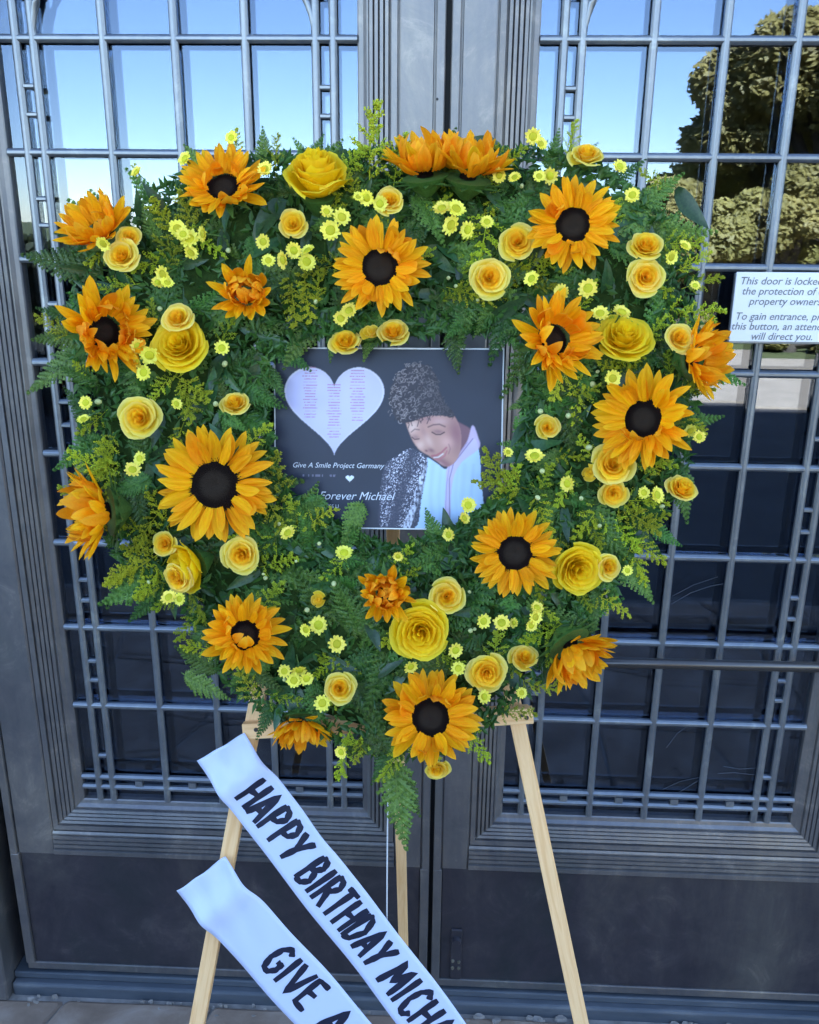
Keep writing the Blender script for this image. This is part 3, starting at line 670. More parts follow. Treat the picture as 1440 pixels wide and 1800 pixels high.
def make_rose_set(nm, N, mats, flare, seed):
    out = []
    for k in range(N):
        f_ = k/(N-1); v, f, tv = rose_petal(f_, seed+k, flare); me = mesh('petal', v, f, M[mats[min(len(mats)-1, int(f_*len(mats)))]], True); tipattr(me, tv)
        out.append((me, k*2.39996+random.gauss(0, .1)))
    return out
RB = [make_rose_set('big', 30, ['rose'], .8, 100), make_rose_set('big2', 22, ['rose'], .6, 140)]
RS = [make_rose_set('spray', 21, ['rosei', 'rosei', 'roseo', 'roseo'], 1.0, 200), make_rose_set('spray2', 18, ['rosei', 'roseo', 'roseo'], .8, 240), make_rose_set('spray3', 20, ['rosei', 'rosei', 'rosei', 'roseo'], 1.1, 280)]
RC = [make_rose_set('bud', 8, ['roseo'], .3, 300)]
RCAL = calyx_mesh(5, .35, .32, .5)
def rose(px, py, r_, a, b_, label, kind='spray', h=.055, tall=1.0, tight=1.0):
    st = {'big': RB, 'spray': RS, 'bud': RC}[kind]; st = random.choice(st)
    Mx = face_matrix(W(px, py, h), a, b_, r_*MPP*(.98 if kind != 'spray' else .96), random.uniform(0, 6.28)) @ Matrix.Diagonal((tight, tight, tall, 1))
    nm = {'big': 'yellow_rose', 'spray': 'spray_rose', 'bud': 'rose_bud'}[kind]; rt = empty(nm, Mx)
    tag(rt, label, 'rose', {'big': 'large yellow roses in the heart wreath', 'spray': 'small spray roses in the heart wreath', 'bud': 'rose buds in the heart wreath'}[kind])
    for me, an in st: obj('petal', me, rt, Matrix.Rotation(an, 4, 'Z') @ Matrix.Rotation(random.gauss(0, .075), 4, 'X') @ Matrix.Rotation(random.gauss(0, .05), 4, 'Y'))
    obj('calyx', RCAL, rt); return rt
ROSES = [
 (560, 345, 52, 0, 1.2, 'tall yellow rose seen from the side near the top, left of centre', 'big', .055, 1.5),
 (322, 614, 46, 0, .3, 'large yellow rose beside the far left sunflower, above a goldenrod clump', 'big', .06, .9),
 (1093, 607, 46, 0, .8, 'wide yellow rose on the right side above the large left-facing sunflower', 'big', .06, .9),
 (740, 1105, 48, 0, 0, 'large round golden rose in the middle below the placard', 'big', .07, .9),
 (1010, 995, 43, .2, -.1, 'yellow rose tucked against the sunflower below the placard on its right', 'big', .06, .9),
 (350, 988, 46, -1.1, -.5, 'smooth yellow rose seen from the side below the largest sunflower', 'big', .055, 1.2),
 (318, 1012, 27, -.4, -.3, 'small ruffled yellow rose left of the side-on rose below the largest sunflower', 'spray', .075, .8),
 (517, 397, 23, 0, .1, 'small orange rose left under the tall side-on rose', 'spray', .065, .8),
 (686, 357, 23, 0, .3, 'small yellow rose just above the sunflower over the placard', 'spray', .07, .8),
 (910, 428, 28, -.1, .1, 'small apricot rose touching the upper right sunflower on its left', 'spray', .07, .8),
 (860, 490, 32, 0, 0, 'round apricot rose with pale rim between the two upper open sunflowers', 'spray', .07, .8),
 (218, 455, 28, 0, .3, 'small yellow rose in front of the upper left edge sunflower', 'spray', .085, .8),
 (228, 420, 19, .4, .3, 'small bud-like rose just above another on the upper left edge', 'spray', .075, .8),
 (315, 565, 26, 0, .5, 'small frilled rose resting on top of the large rose at left', 'spray', .075, .8),
 (250, 735, 35, 0, 0, 'open pale-rimmed rose on the left above the largest sunflower', 'spray', .065, .8),
 (415, 718, 25, 0, .9, 'half-closed yellow rose directly above the largest sunflower', 'spray', .06, 1.0),
 (427, 974, 32, 0, 0, 'cream-rimmed rose at the lower right foot of the largest sunflower', 'spray', .07, .8),
 (293, 957, 21, -.2, .2, 'small rose above the smooth side-on rose at lower left', 'spray', .06, .8),
 (608, 608, 25, 0, .8, 'leftmost of three roses along the top edge of the placard', 'spray', .05, .95),
 (652, 592, 18, 0, .9, 'narrow rose bud in the middle above the placard', 'bud', .05, 1.1),
 (692, 592, 26, 0, .8, 'rightmost of three roses along the top edge of the placard', 'spray', .055, .95),
 (962, 752, 21, 0, .1, 'small lone rose right of the placard among dark leaves', 'spray', .06, .8),
 (1133, 488, 29, 0, 0, 'lower of two stacked pale yellow roses at the upper right edge', 'spray', .07, .8),
 (1134, 440, 27, 0, .6, 'upper of two stacked pale yellow roses at the upper right edge', 'spray', .065, .9),
 (1030, 285, 27, 0, .9, 'small yellow rose at the top above the upper right sunflower', 'spray', .06, 1.0),
 (1076, 820, 34, 0, .3, 'pale lemon rose below the large left-facing sunflower', 'spray', .07, .8),
 (1077, 866, 23, 0, -.1, 'small rose just under the pale lemon rose on the right', 'spray', .065, .8),
 (1037, 832, 15, -.3, 0, 'round closed rose bud left of the pale lemon rose', 'bud', .065, .9),
 (1194, 866, 25, .3, .9, 'pale yellow rose seen from the side at the right edge', 'spray', .055, 1.1),
 (785, 1049, 31, .1, .2, 'cream-edged rose just right above the big golden rose', 'spray', .07, .8),
 (856, 1181, 32, 0, .1, 'apricot rose above right of the lowest large sunflower', 'spray', .07, .8),
 (920, 1162, 25, .1, .9, 'half-open rose beside the side-on sunflower at lower right', 'spray', .06, 1.0),
 (597, 1210, 27, .1, .3, 'single small yellow rose left of the lowest large sunflower', 'spray', .065, .9),
 (1065, 996, 23, .5, .1, 'small pale rose just right of the rose tucked by the sunflower', 'spray', .06, .8),
 (768, 1346, 23, 0, -.5, 'yellow rose peeking out under the lowest large sunflower', 'spray', .06, .8),
 (1190, 598, 25, .2, .3, 'small yellow rose in front of the turned-away sunflower at right', 'spray', .085, .8),
 (562, 1055, 16, -.3, .2, 'tiny half-hidden rose among ferns below the placard', 'bud', .05, .9)]
for q in ROSES: rose(*q)

# button daisies
def daisy_meshes(seed):
    rg = random.Random(seed); mb = MB(); n = 12+seed
    for lay in (0, 1):
      for k in range(n):
        a = 6.283*(k+.5*lay)/n+rg.gauss(0, .05); d = Vector((math.cos(a), math.sin(a), 0)); p = Vector((-d.y, d.x, 0)); L = (1-.20*lay)*rg.uniform(.86, 1.05); up = Vector((0, 0, .08*lay+rg.uniform(-.03, .06)))
        mb.add([d*.35+p*.10+Vector((0, 0, .02)), d*.35-p*.10+Vector((0, 0, .02)), (d*.72*L-p*.19)+Vector((0, 0, .10))+up, d*L-p*.09+up*1.6+Vector((0, 0, .12)), d*L+p*.09+up*1.6+Vector((0, 0, .12)), d*.72*L+p*.19+Vector((0, 0, .10))+up, d*.72*L+Vector((0, 0, .03))+up],
               [(0, 1, 6), (1, 2, 6), (2, 3, 6), (3, 4, 6), (4, 5, 6), (5, 0, 6)])
    ps = mb.mesh('petals', M['daisy'])
    mb = MB(); K = 12; v = [(0, 0, .22)]
    for q, z in ((.22, .21), (.38, .16), (.50, .06), (.50, -.05)):
        v += [(q*math.cos(6.283*j/K), q*math.sin(6.283*j/K), z) for j in range(K)]
    f = [(0, 1+j, 1+(j+1) % K) for j in range(K)]
    for i in range(3): f += [(1+i*K+j, 1+(i+1)*K+j, 1+(i+1)*K+(j+1) % K, 1+i*K+(j+1) % K) for j in range(K)]
    mb.add(v, f)
    for k in range(60):
        q = math.sqrt((k+.5)/60)*.46; a = k*2.39996; c = Vector((q*math.cos(a), q*math.sin(a), .21-.5*q*q)); s = .045
        mb.add([c+Vector((s, 0, 0)), c+Vector((-s*.5, s*.8, 0)), c+Vector((-s*.5, -s*.8, 0)), c+Vector((0, 0, s*1.3))], [(0, 1, 3), (1, 2, 3), (2, 0, 3)])
    ct = mb.mesh('centre', M['daisyc'])
    mb = MB().tube([(0, 0, -.02), (.05, .03, -1.0), (.2, .1, -2.2)], [.14, .07, .06], 5); st = mb.mesh('stem', M['stemg'])
    return ps, ct, st
DSET = [daisy_meshes(k) for k in range(4)]
DAISY = [
 ('left of the curled sunflower at upper left', [(312,402,15),(333,420,16),(357,411,15),(335,445,14),(322,412,12)]),
 ('in the dark ferns below the upper left edge roses', [(287,482,16),(277,497,12),(294,497,12)]),
 ('left of the sunflower above the placard', [(472,458,12),(498,457,15),(517,440,14),(541,440,13),(539,460,15)]),
 ('just right under the curled sunflower', [(463,425,12)]),
 ('at the foot of the tall side-on rose', [(581,405,17),(601,382,14),(574,372,11)]),
 ('right of the tall side-on rose', [(645,347,14),(668,358,12),(630,346,9)]),
 ('under the right side-on sunflower at the top', [(777,366,15),(802,367,15),(794,396,17),(823,404,15)]),
 ('between the round apricot rose and the top sunflowers', [(856,390,12)]),
 ('right of the top pair of sunflowers', [(878,308,13),(905,312,12)]),
 ('above the upper right sunflower', [(948,310,12),(967,309,13)]),
 ('highest on the upper right rim', [(937,240,13),(950,252,12)]),
 ('alone in the ferns right of the upper right sunflower', [(1112,343,13)]),
 ('beside the small yellow rose at the top right', [(1090,293,12)]),
 ('right of the round apricot rose', [(935,490,14)]),
 ('above the wide yellow rose on the right', [(987,514,13),(1034,507,16),(1055,551,14),(1093,549,16)]),
 ('just below the wide yellow rose', [(1077,665,14)]),
 ('on the right rim beside the two stacked roses', [(1180,452,13),(1204,432,11),(1222,502,10)]),
 ('left of the large rose at left', [(243,609,14),(263,624,16),(243,636,13),(253,655,14)]),
 ('right of the large rose at left', [(390,612,13)]),
 ('left above the largest sunflower', [(246,806,13),(233,826,13)]),
 ('on the left rim beside the pale-rimmed rose', [(151,708,12),(147,737,11)]),
 ('under the goldenrod left of the placard', [(310,710,11)]),
 ('in the greenery right of the largest sunflower', [(506,937,14)]),
 ('below the placard near its lower left corner', [(605,972,15)]),
 ('below the placard near its lower right corner', [(789,940,13)]),
 ('right of the placard below the small lone rose', [(940,802,16),(893,795,10)]),
 ('left of the pale lemon rose', [(998,850,14)]),
 ('over the lower right corner of the placard', [(823,888,13),(816,911,12)]),
 ('left of the half-closed sunflower by the big golden rose', [(560,1099,16),(538,1107,12)]),
 ('alone in the dark gap left of the big golden rose', [(592,1132,15)]),
 ('right of the torn-centre sunflower at lower left', [(500,1180,13),(526,1178,15),(517,1196,13),(539,1193,14)]),
 ('under the single small rose left of the lowest sunflower', [(567,1236,15)]),
 ('directly under the big golden rose', [(722,1172,14)]),
 ('right under the big golden rose', [(801,1143,15),(806,1175,12)]),
 ('above the apricot rose at lower right', [(850,1092,13),(882,1095,14),(904,1095,10)]),
 ('left of the side-on sunflower at lower right', [(944,1068,12),(941,1085,14),(934,1100,11)]),
 ('below the apricot rose at lower right', [(852,1225,13),(917,1218,11)]),
 ('on the right rim beside the left-facing sunflower', [(1214,758,11),(1229,768,11)]),
 ('beside the half-open rose on the right rim', [(1132,866,10),(1155,870,13)]),
 ('hanging below the side-on rose at lower left', [(297,1050,14),(316,1053,12)]),
 ('between the placard roses and the sunflower above', [(599,560,13),(614,546,13)]),
 ('poking from the top left rim of ferns', [(325,279,12),(240,302,12)]),
 ('high above the curled sunflower', [(407,242,11),(466,297,12)]),
 ('in front of the upper left edge sunflower', [(182,428,13)]),
 ('at the tip of the lower right ferns', [(1103,1003,10)]),
 ('at the tip of the goldenrod below the heart', [(600,1322,11)]),
 ('left of the sunflower below the placard on its right', [(700,978,9)])]
def place_words(cl):
    n = len(cl); 
    if n == 1: return ['single']
    if n == 2:
        (x1, y1, _), (x2, y2, _) = cl
        if abs(x1-x2) > abs(y1-y2): return ['left of two', 'right of two'] if x1 < x2 else ['right of two', 'left of two']
        return ['upper of two', 'lower of two'] if y1 < y2 else ['lower of two', 'upper of two']
    wd = [None]*n; num = {3: 'three', 4: 'four', 5: 'five'}[n]
    xs = sorted(range(n), key=lambda i: cl[i][0]); wd[xs[0]] = 'leftmost of '+num; wd[xs[-1]] = 'rightmost of '+num
    rest = [i for i in range(n) if wd[i] is None]; rest.sort(key=lambda i: cl[i][1])
    names = {1: ['middle one of '+num], 2: ['higher inner one of '+num, 'lower inner one of '+num], 3: ['highest inner one of '+num, 'middle one of '+num, 'lowest inner one of '+num]}[len(rest)]
    for i, nme in zip(rest, names): wd[i] = nme
    return wd
for wh, cl in DAISY:
    for (px, py, r_), wd in zip(cl, place_words(cl)):
        a, b_ = random.gauss(0, .42), random.gauss(.2, .4); DP, DC, DS = random.choice(DSET); r_ *= random.uniform(.9, 1.12)
        h = .078+random.uniform(0, .012)
        if (px, py) == (182, 428): h = .115
        rt = empty('button_daisy', face_matrix(W(px, py, h), a, b_, r_*MPP, random.uniform(0, 6.28)))
        tag(rt, wd+(' pale yellow button daisy ' if wd == 'single' else ' button daisies ')+wh, 'daisy', 'button daisies in the heart wreath')
        obj('petals', DP, rt); obj('centre', DC, rt); obj('stem', DS, rt)
# unopened buds on thin stems, parts of the greenery
mb = MB()
for i in range(11):
    a = math.pi*i/10
bm_v = []; K = 8; prof = [(0, -.9), (.35, -.75), (.6, -.3), (.62, .1), (.45, .5), (.15, .72), (0, .75)]
for q, z in prof: bm_v += [(q*math.cos(6.283*j/K), q*math.sin(6.283*j/K), z) for j in range(K)]
BUD = mesh('flower_bud', bm_v, [(i*K+j, i*K+(j+1) % K, (i+1)*K+(j+1) % K, (i+1)*K+j) for i in range(len(prof)-1) for j in range(K)], M['bud'], True)
for i in range(90):
    th = random.uniform(0, 6.283); q = random.uniform(.1, 1.0); a = band(th, q)
    if any((a[0]-q_[0])**2+(a[1]-q_[1])**2 < (q_[2]*1.05+6)**2 for q_ in SF+ROSES): continue
    wpart('flower_bud', BUD, face_matrix(W(a[0], a[1], random.uniform(.06, .085)), random.gauss(0, .6), random.gauss(.2, .6), random.uniform(4, 8)*MPP))

# ------------------------------------------------------------------ placard
PH = .010
c_tl, c_tr, c_bl = W(481, 610, PH), W(887, 612, PH), W(485, 928, PH)
pw, phh = (c_tr-c_tl).length, (c_tl-c_bl).length
X = (c_tr-c_tl).normalized(); Z = WN; Y = Z.cross(X)
org = c_tl-Y*phh
PM = Matrix(((X.x, Y.x, Z.x, org.x), (X.y, Y.y, Z.y, org.y), (X.z, Y.z, Z.z, org.z), (0, 0, 0, 1)))
pl = empty('memorial_placard', PM); tag(pl, 'black printed placard with lilac heart and portrait, framed by the wreath', 'placard')
MB().box(0, pw, 0, phh, -.006, 0).obj('board', M['white'], pl, bevel=.0006)
# the print: colours laid out over the sheet, in photo-pixel units of the placard (405 x 316)
NXP, NYP = 405, 316
yy_, xx_ = np.mgrid[0:NYP, 0:NXP].astype(float); xx_ += 481+.5; yy_ += 612+.5
def pmask(poly, soft=0):
    m_ = np.zeros_like(xx_, bool); n = len(poly)
    for i in range(n):
        (x1, y1), (x2, y2) = poly[i], poly[(i+1) % n]
        if y1 == y2: continue
        c = ((y1 > yy_) != (y2 > yy_)) & (xx_ < (x2-x1)*(yy_-y1)/(y2-y1)+x1); m_ ^= c
    m_ = m_.astype(float)
    for _ in range(soft):
        p = np.pad(m_, 1, mode='edge'); m_ = (p[:-2, 1:-1]+p[2:, 1:-1]+p[1:-1, :-2]+p[1:-1, 2:]+2*p[1:-1, 1:-1])/6
    return m_
def smooth_noise(sx, sy, seed):
    rg = np.random.RandomState(seed); gh, gw = int(NYP/sy)+3, int(NXP/sx)+3; g_ = rg.rand(gh, gw)
    u = (xx_-481)/sx; v_ = (yy_-612)/sy; i, j = v_.astype(int), u.astype(int); fu, fv = u-j, v_-i; fu = fu*fu*(3-2*fu); fv = fv*fv*(3-2*fv)
    return (g_[i, j]*(1-fu)+g_[i, j+1]*fu)*(1-fv)+(g_[i+1, j]*(1-fu)+g_[i+1, j+1]*fu)*fv
def smoothpoly(pts, k=6):
    out = []; n = len(pts)
    for i in range(n):
        p0, p1, p2, p3 = (np.array(pts[(i+q) % n], float) for q in (-1, 0, 1, 2))
        for s in range(k):
            t_ = s/k; out.append(tuple(.5*((2*p1)+(-p0+p2)*t_+(2*p0-5*p1+4*p2-p3)*t_*t_+(-p0+3*p1-3*p2+p3)*t_**3)))
    return out
img = np.zeros((NYP, NXP, 3)); img[:] = (.024, .028, .048)
img *= (1+.25*(smooth_noise(90, 70, 3)-.5))[..., None]
def put(mask, col):
    global img
    col = np.array(col) if not isinstance(col, np.ndarray) else col
    img = img*(1-mask[..., None])+col*mask[..., None]
# heart with columns of tiny names
hp = []
for i in range(80):
    a = 2*math.pi*i/80; hx = 16*math.sin(a)**3; hy = 13*math.cos(a)-5*math.cos(2*a)-2*math.cos(3*a)-math.cos(4*a)
    hp.append((587.5+hx*5.6, 706-hy*5.35+2))
put(pmask(hp, 1), (.66, .64, .80))
hp2 = [(587.5+(x-587.5)*.965, 710+(y-710)*.965) for x, y in hp]
put(pmask(hp2, 1), (.56, .54, .80))
rg = np.random.RandomState(5)
for cx_, y0, y1 in ((544, 645, 733), (587, 675, 768), (629, 650, 740)):
    y_ = y0
    while y_ < y1:
        hw = rg.uniform(9, 14); m_ = ((np.abs(yy_-y_) < .95) & (np.abs(xx_-cx_) < hw)).astype(float)*(.35+.5*(smooth_noise(2.2, 2, int(y_*7)) > .35))
        put(m_*.85, (.42, .14, .28)); y_ += 5.1
# figure: generic portrait, head bent down to the left
def blob(cx, cy, rx, ry, ang, col, k, mask=None):
    ca_, sa_ = math.cos(ang), math.sin(ang); u = ((xx_-cx)*ca_+(yy_-cy)*sa_)/rx; v_ = (-(xx_-cx)*sa_+(yy_-cy)*ca_)/ry
    m_ = np.exp(-(u*u+v_*v_))*k
    put(m_ if mask is None else m_*mask, col)
def stroke(pts, wd, col, k=1.0, mask=None):
    m_ = np.zeros_like(xx_)
    for (x1, y1), (x2, y2) in zip(pts[:-1], pts[1:]):
        L2 = (x2-x1)**2+(y2-y1)**2+1e-6; t_ = np.clip(((xx_-x1)*(x2-x1)+(yy_-y1)*(y2-y1))/L2, 0, 1)
        d_ = np.hypot(xx_-(x1+t_*(x2-x1)), yy_-(y1+t_*(y2-y1))); m_ = np.maximum(m_, np.clip(1.2-d_/wd, 0, 1))
    put(m_*k if mask is None else m_*k*mask, col)
shirt = smoothpoly([(752,803),(772,812),(790,822),(812,800),(838,768),(847,790),(851,830),(848,928),(735,928),(742,880),(750,840)])
neck = smoothpoly([(795,738),(822,745),(838,760),(835,790),(806,825),(790,815),(800,785)])
put(pmask(neck, 3), (.20, .09, .11)); put(pmask(shirt, 1), (.50, .66, .86)); shm = pmask(shirt, 1)
for fx, w_, k in ((765, 5, .35), (780, 4, .25), (822, 6, .3), (838, 4, .35), (810, 4, .2)): stroke([(fx, 815), (fx-4, 870), (fx+3, 928)], w_, (.36, .48, .70), k, shm)
col_ = pmask(smoothpoly([(835,744),(845,765),(847,785),(815,812),(800,850),(796,928),(786,928),(789,850),(790,822),(808,800),(826,772)]), 2); put(col_*.85, (.62, .48, .66))
stroke([(836,768),(802,812),(795,840),(797,928)], 1.6, (.20, .14, .26), .7); stroke([(826,775),(795,815),(790,850),(788,928)], 1.3, (.34, .24, .40), .6)
face = smoothpoly([(716,734),(735,726),(762,722),(788,722),(804,731),(813,752),(815,775),(812,796),(801,813),(787,817),(772,808),(757,798),(743,790),(731,776),(722,757)])
fm = pmask(face, 2); put(fm, (.52, .28, .22))
blob(806, 760, 16, 34, -.1, (.26, .10, .12), .85, fm); blob(786, 812, 24, 8, .5, (.24, .09, .11), .8, fm); blob(750, 733, 26, 9, 0, (.30, .14, .15), .55, fm)
blob(728, 748, 9, 12, .5, (.74, .52, .44), .8, fm); blob(790, 775, 13, 11, .4, (.68, .38, .32), .7, fm); blob(742, 780, 8, 9, .6, (.72, .48, .40), .7, fm); blob(757, 772, 6, 13, -.5, (.70, .45, .38), .65, fm); blob(777, 738, 15, 6, 0, (.60, .38, .36), .5, fm)
blob(762, 789, 6, 3.5, .4, (.20, .07, .09), .75, fm); blob(753, 790, 3, 2, .3, (.12, .04, .05), .8, fm); blob(748, 757, 5, 10, -.4, (.30, .14, .15), .4, fm)
stroke([(756,748),(765,744),(776,743),(786,747)], 1.9, (.10, .05, .06), .75, fm); stroke([(726,757),(732,752),(740,753)], 1.6, (.12, .06, .07), .7, fm)
blob(774, 756, 10, 4, .05, (.24, .11, .13), .7, fm); stroke([(763,757),(770,761),(778,761),(785,757)], 1.5, (.04, .02, .03), .9, fm)
blob(734, 766, 7, 4, .3, (.26, .13, .14), .6, fm); stroke([(727,766),(732,770),(740,769)], 1.4, (.04, .02, .03), .85, fm)
stroke([(763,799),(771,798),(781,792),(789,784)], 2.2, (.40, .09, .12), .8, fm); stroke([(767,802),(775,801),(783,795)], 1.5, (.80, .72, .72), .75, fm); stroke([(766,805),(776,806),(786,799),(790,790)], 1.9, (.46, .13, .16), .75, fm)
stroke([(793,778),(796,786),(793,795)], 1.5, (.26, .10, .12), .5, fm); blob(777, 812, 7, 3, .3, (.58, .33, .32), .6, fm)
rg = np.random.RandomState(77)
hair = [(702,738),(690,718),(686,692),(695,666),(710,648),(733,637),(757,644),(771,662),(777,688),(786,706),(801,722),(800,731),(782,728),(765,728),(745,732),(722,740)]
hm = pmask(smoothpoly(hair), 1); put(hm, (.035, .028, .038))
for k in range(430):
    while True:
        x_, y_ = rg.uniform(682, 806), rg.uniform(634, 748)
        if hm[int(min(NYP-1, max(0, y_-612))), int(x_-481)] > .3: break
    lit = max(.08, min(1, 1.15-(x_-694)/85)); lit *= rg.uniform(.3, .85)
    ang = rg.uniform(0, 6.28); rr = rg.uniform(1.8, 4.2); arc = rg.uniform(1.5, 4.2); x_ += rg.normal(0, 1.6); y_ += rg.normal(0, 1.6)
    x0_, x1_, y0_, y1_ = int(max(0, x_-481-8)), int(x_-481+8), int(max(0, y_-612-8)), int(min(NYP, y_-612+8))
    sx_, sy_ = xx_[y0_:y1_, x0_:x1_]-x_, yy_[y0_:y1_, x0_:x1_]-y_; th_ = (np.arctan2(sy_, sx_)-ang) % 6.283
    m_ = np.clip(1.1-np.abs(np.hypot(sx_, sy_)-rr)/.95, 0, 1)*(th_ < arc)*.85
    c = np.array((.05, .04, .05))*(1-lit)+np.array((.46, .38, .37))*lit if k % 3 else np.array((.02, .016, .022))
    img[y0_:y1_, x0_:x1_] = img[y0_:y1_, x0_:x1_]*(1-m_[..., None])+c*m_[..., None]
for x_, y_, dx_, dy_ in ((728,732,-3,14),(736,730,3,17),(744,728,-4,13),(753,727,4,15),(760,726,-2,10),(720,738,2,12),(741,730,6,9)):
    stroke([(x_, y_), (x_+dx_, y_+dy_*.5), (x_+dx_*.2, y_+dy_)], 1.2, (.05, .03, .04), .85)
jk = smoothpoly([(700,800),(722,786),(742,792),(755,806),(752,835),(744,880),(733,928),(672,928),(670,880),(674,835),(682,812)])
jm = pmask(jk, 2); put(jm, (.045, .045, .075))
fold = .5+.5*np.sin((xx_*.9+yy_*.25)*.16)+.35*np.exp(-((xx_-700)**2+(yy_-822)**2)/900.)
for k in range(2600):
    x_, y_ = rg.uniform(670, 757), rg.uniform(786, 928); i_, j_ = int(y_-612), int(x_-481)
    if i_ >= NYP-2 or jm[i_, j_] < .5: continue
    b_ = min(1, max(0, rg.rand()**2.2*1.5*fold[i_, j_])); img[i_:i_+(2 if k % 3 else 1), j_:j_+(1 if k % 2 else 2)] = np.array((.06, .06, .09))*(1-b_)+np.array((.78, .76, .86))*b_
lp = pmask([(745,812),(754,815),(750,850),(738,890),(726,928),(712,928),(728,880),(740,840)], 1); put(lp*np.clip(smooth_noise(3, 5, 31)*1.9-.45, 0, 1), (.62, .64, .74))
stroke([(752,808),(749,845),(738,888),(727,928)], 1.5, (.03, .03, .05), .7)
# little heart
lh = [(615.5+(x-587.5)*.085, 840+(y-706)*.075) for x, y in hp]; put(pmask(lh), (.75, .78, .84))
m_ = ((np.abs(yy_-836) < 1.6) & (xx_ > 527) & (xx_ < 592)).astype(float)*(smooth_noise(2.5, 8, 41) > .45); put(m_*.4, (.35, .32, .45))
img *= (1+.10*(smooth_noise(26, 30, 51)-.5))[..., None]
nxv, nyv = NXP+1, NYP+1
ix = np.clip(np.arange(nxv), 0, NXP-1); iy = np.clip(np.arange(nyv), 0, NYP-1)
colv = img[iy][:, ix]                                  # rows from the top
mgn = .0022
gxv = np.linspace(mgn, pw-mgn, nxv); gyv = np.linspace(phh-mgn, mgn, nyv)
VX, VY = np.meshgrid(gxv, gyv); co_ = np.stack([VX, VY, np.full_like(VX, .0006)], -1).reshape(-1, 3)
idx = np.arange(nxv*nyv).reshape(nyv, nxv); fc = np.stack([idx[1:, :-1], idx[1:, 1:], idx[:-1, 1:], idx[:-1, :-1]], -1).reshape(-1, 4)
me = bpy.data.meshes.new('print_sheet'); me.vertices.add(len(co_)); me.vertices.foreach_set('co', co_.ravel()); me.loops.add(fc.size); me.loops.foreach_set('vertex_index', fc.ravel().astype(np.int32))
me.polygons.add(len(fc)); me.polygons.foreach_set('loop_start', np.arange(0, fc.size, 4, dtype=np.int32)); me.update(calc_edges=True)
ca = me.color_attributes.new('print', 'FLOAT_COLOR', 'POINT'); ca.data.foreach_set('color', np.concatenate([colv.reshape(-1, 3), np.ones((len(co_), 1))], 1).ravel().astype(np.float32))
m, t, b = newmat('printed_card'); at = nd(t, 'ShaderNodeAttribute', attribute_name='print'); t.links.new(at.outputs['Color'], b.inputs['Base Color']); b.inputs['Roughness'].default_value = .38; b.inputs['Specular IOR Level'].default_value = .3
me.materials.append(m); obj('print_sheet', me, pl)
def ptext(s, px, py, size, shear, al='LEFT', bold=0):
    lx = (px-481)/406*pw; ly = phh-(py-611)/317*phh
    obj('lettering', text_mesh(s, size, M['whiteink'], shear, al, bold), pl, Matrix.Translation((lx, ly, .0012)))
ptext('Give A Smile Project Germany', 513, 820, .0102, .3)
ptext('Forever Michael', 560, 876, .0160, .35)
ptext('WE MISS U', 553, 891, .0072, .0)

# ------------------------------------------------------------------ ribbons
def ribbon_fn(cl0, cl1, hw0, hw1, ext, seed, hbase=-.008):
    """centre line in photo pixels on the easel plane, half width; returns P(s_px, t) with s along the sash"""
    c0, c1 = Vector(cl0), Vector(cl1); d = (c1-c0); Lp = d.length; d /= Lp; up = Vector((d.y, -d.x))
    A0, A1 = W(*cl0, hbase), W(*cl1, hbase); ax = (A1-A0).normalized(); L3 = (A1-A0).length
    Uc = W(cl1[0]+up.x*hw1, cl1[1]+up.y*hw1, hbase); Dc = W(cl1[0]-up.x*hw1, cl1[1]-up.y*hw1, hbase); lat = (Uc-Dc); lat = (lat-ax*lat.dot(ax)); hw = lat.length/2; lat.normalize()
    tot = L3+ext
    def smap(spx):       # pixel distance along the centre line to metres
        p = c0+d*spx; q = W(p.x, p.y, hbase); return (q-A0).dot(ax)
    def P(s, t_, lift=0.0):
        f0 = math.exp(-max(0, s)/.05)
        hh = .005*math.sin(s*9+seed)*min(1, s*4)+.003*math.sin(t_*2.6+seed)*f0+.0022*math.sin(s*31+t_*1.5+seed)*min(1, s*6)+.010*math.exp(-((s-.055)/.022)**2)*(1-.3*t_)-.002*f0
        hh += .0025*math.sin(t_*7+s*40)*math.exp(-s/.10)+.0016*math.sin(s*70+t_*5+seed*3)*max(0, math.sin(s*8+seed))*(.5+.5*t_)
        sk_ = .003*math.exp(-s/.03)*t_
        return A0+ax*(s+sk_)+lat*(t_*hw*(1-.08*math.exp(-((s-.05)/.03)**2)))+WN*(hh+lift)
    return P, tot, smap, hw
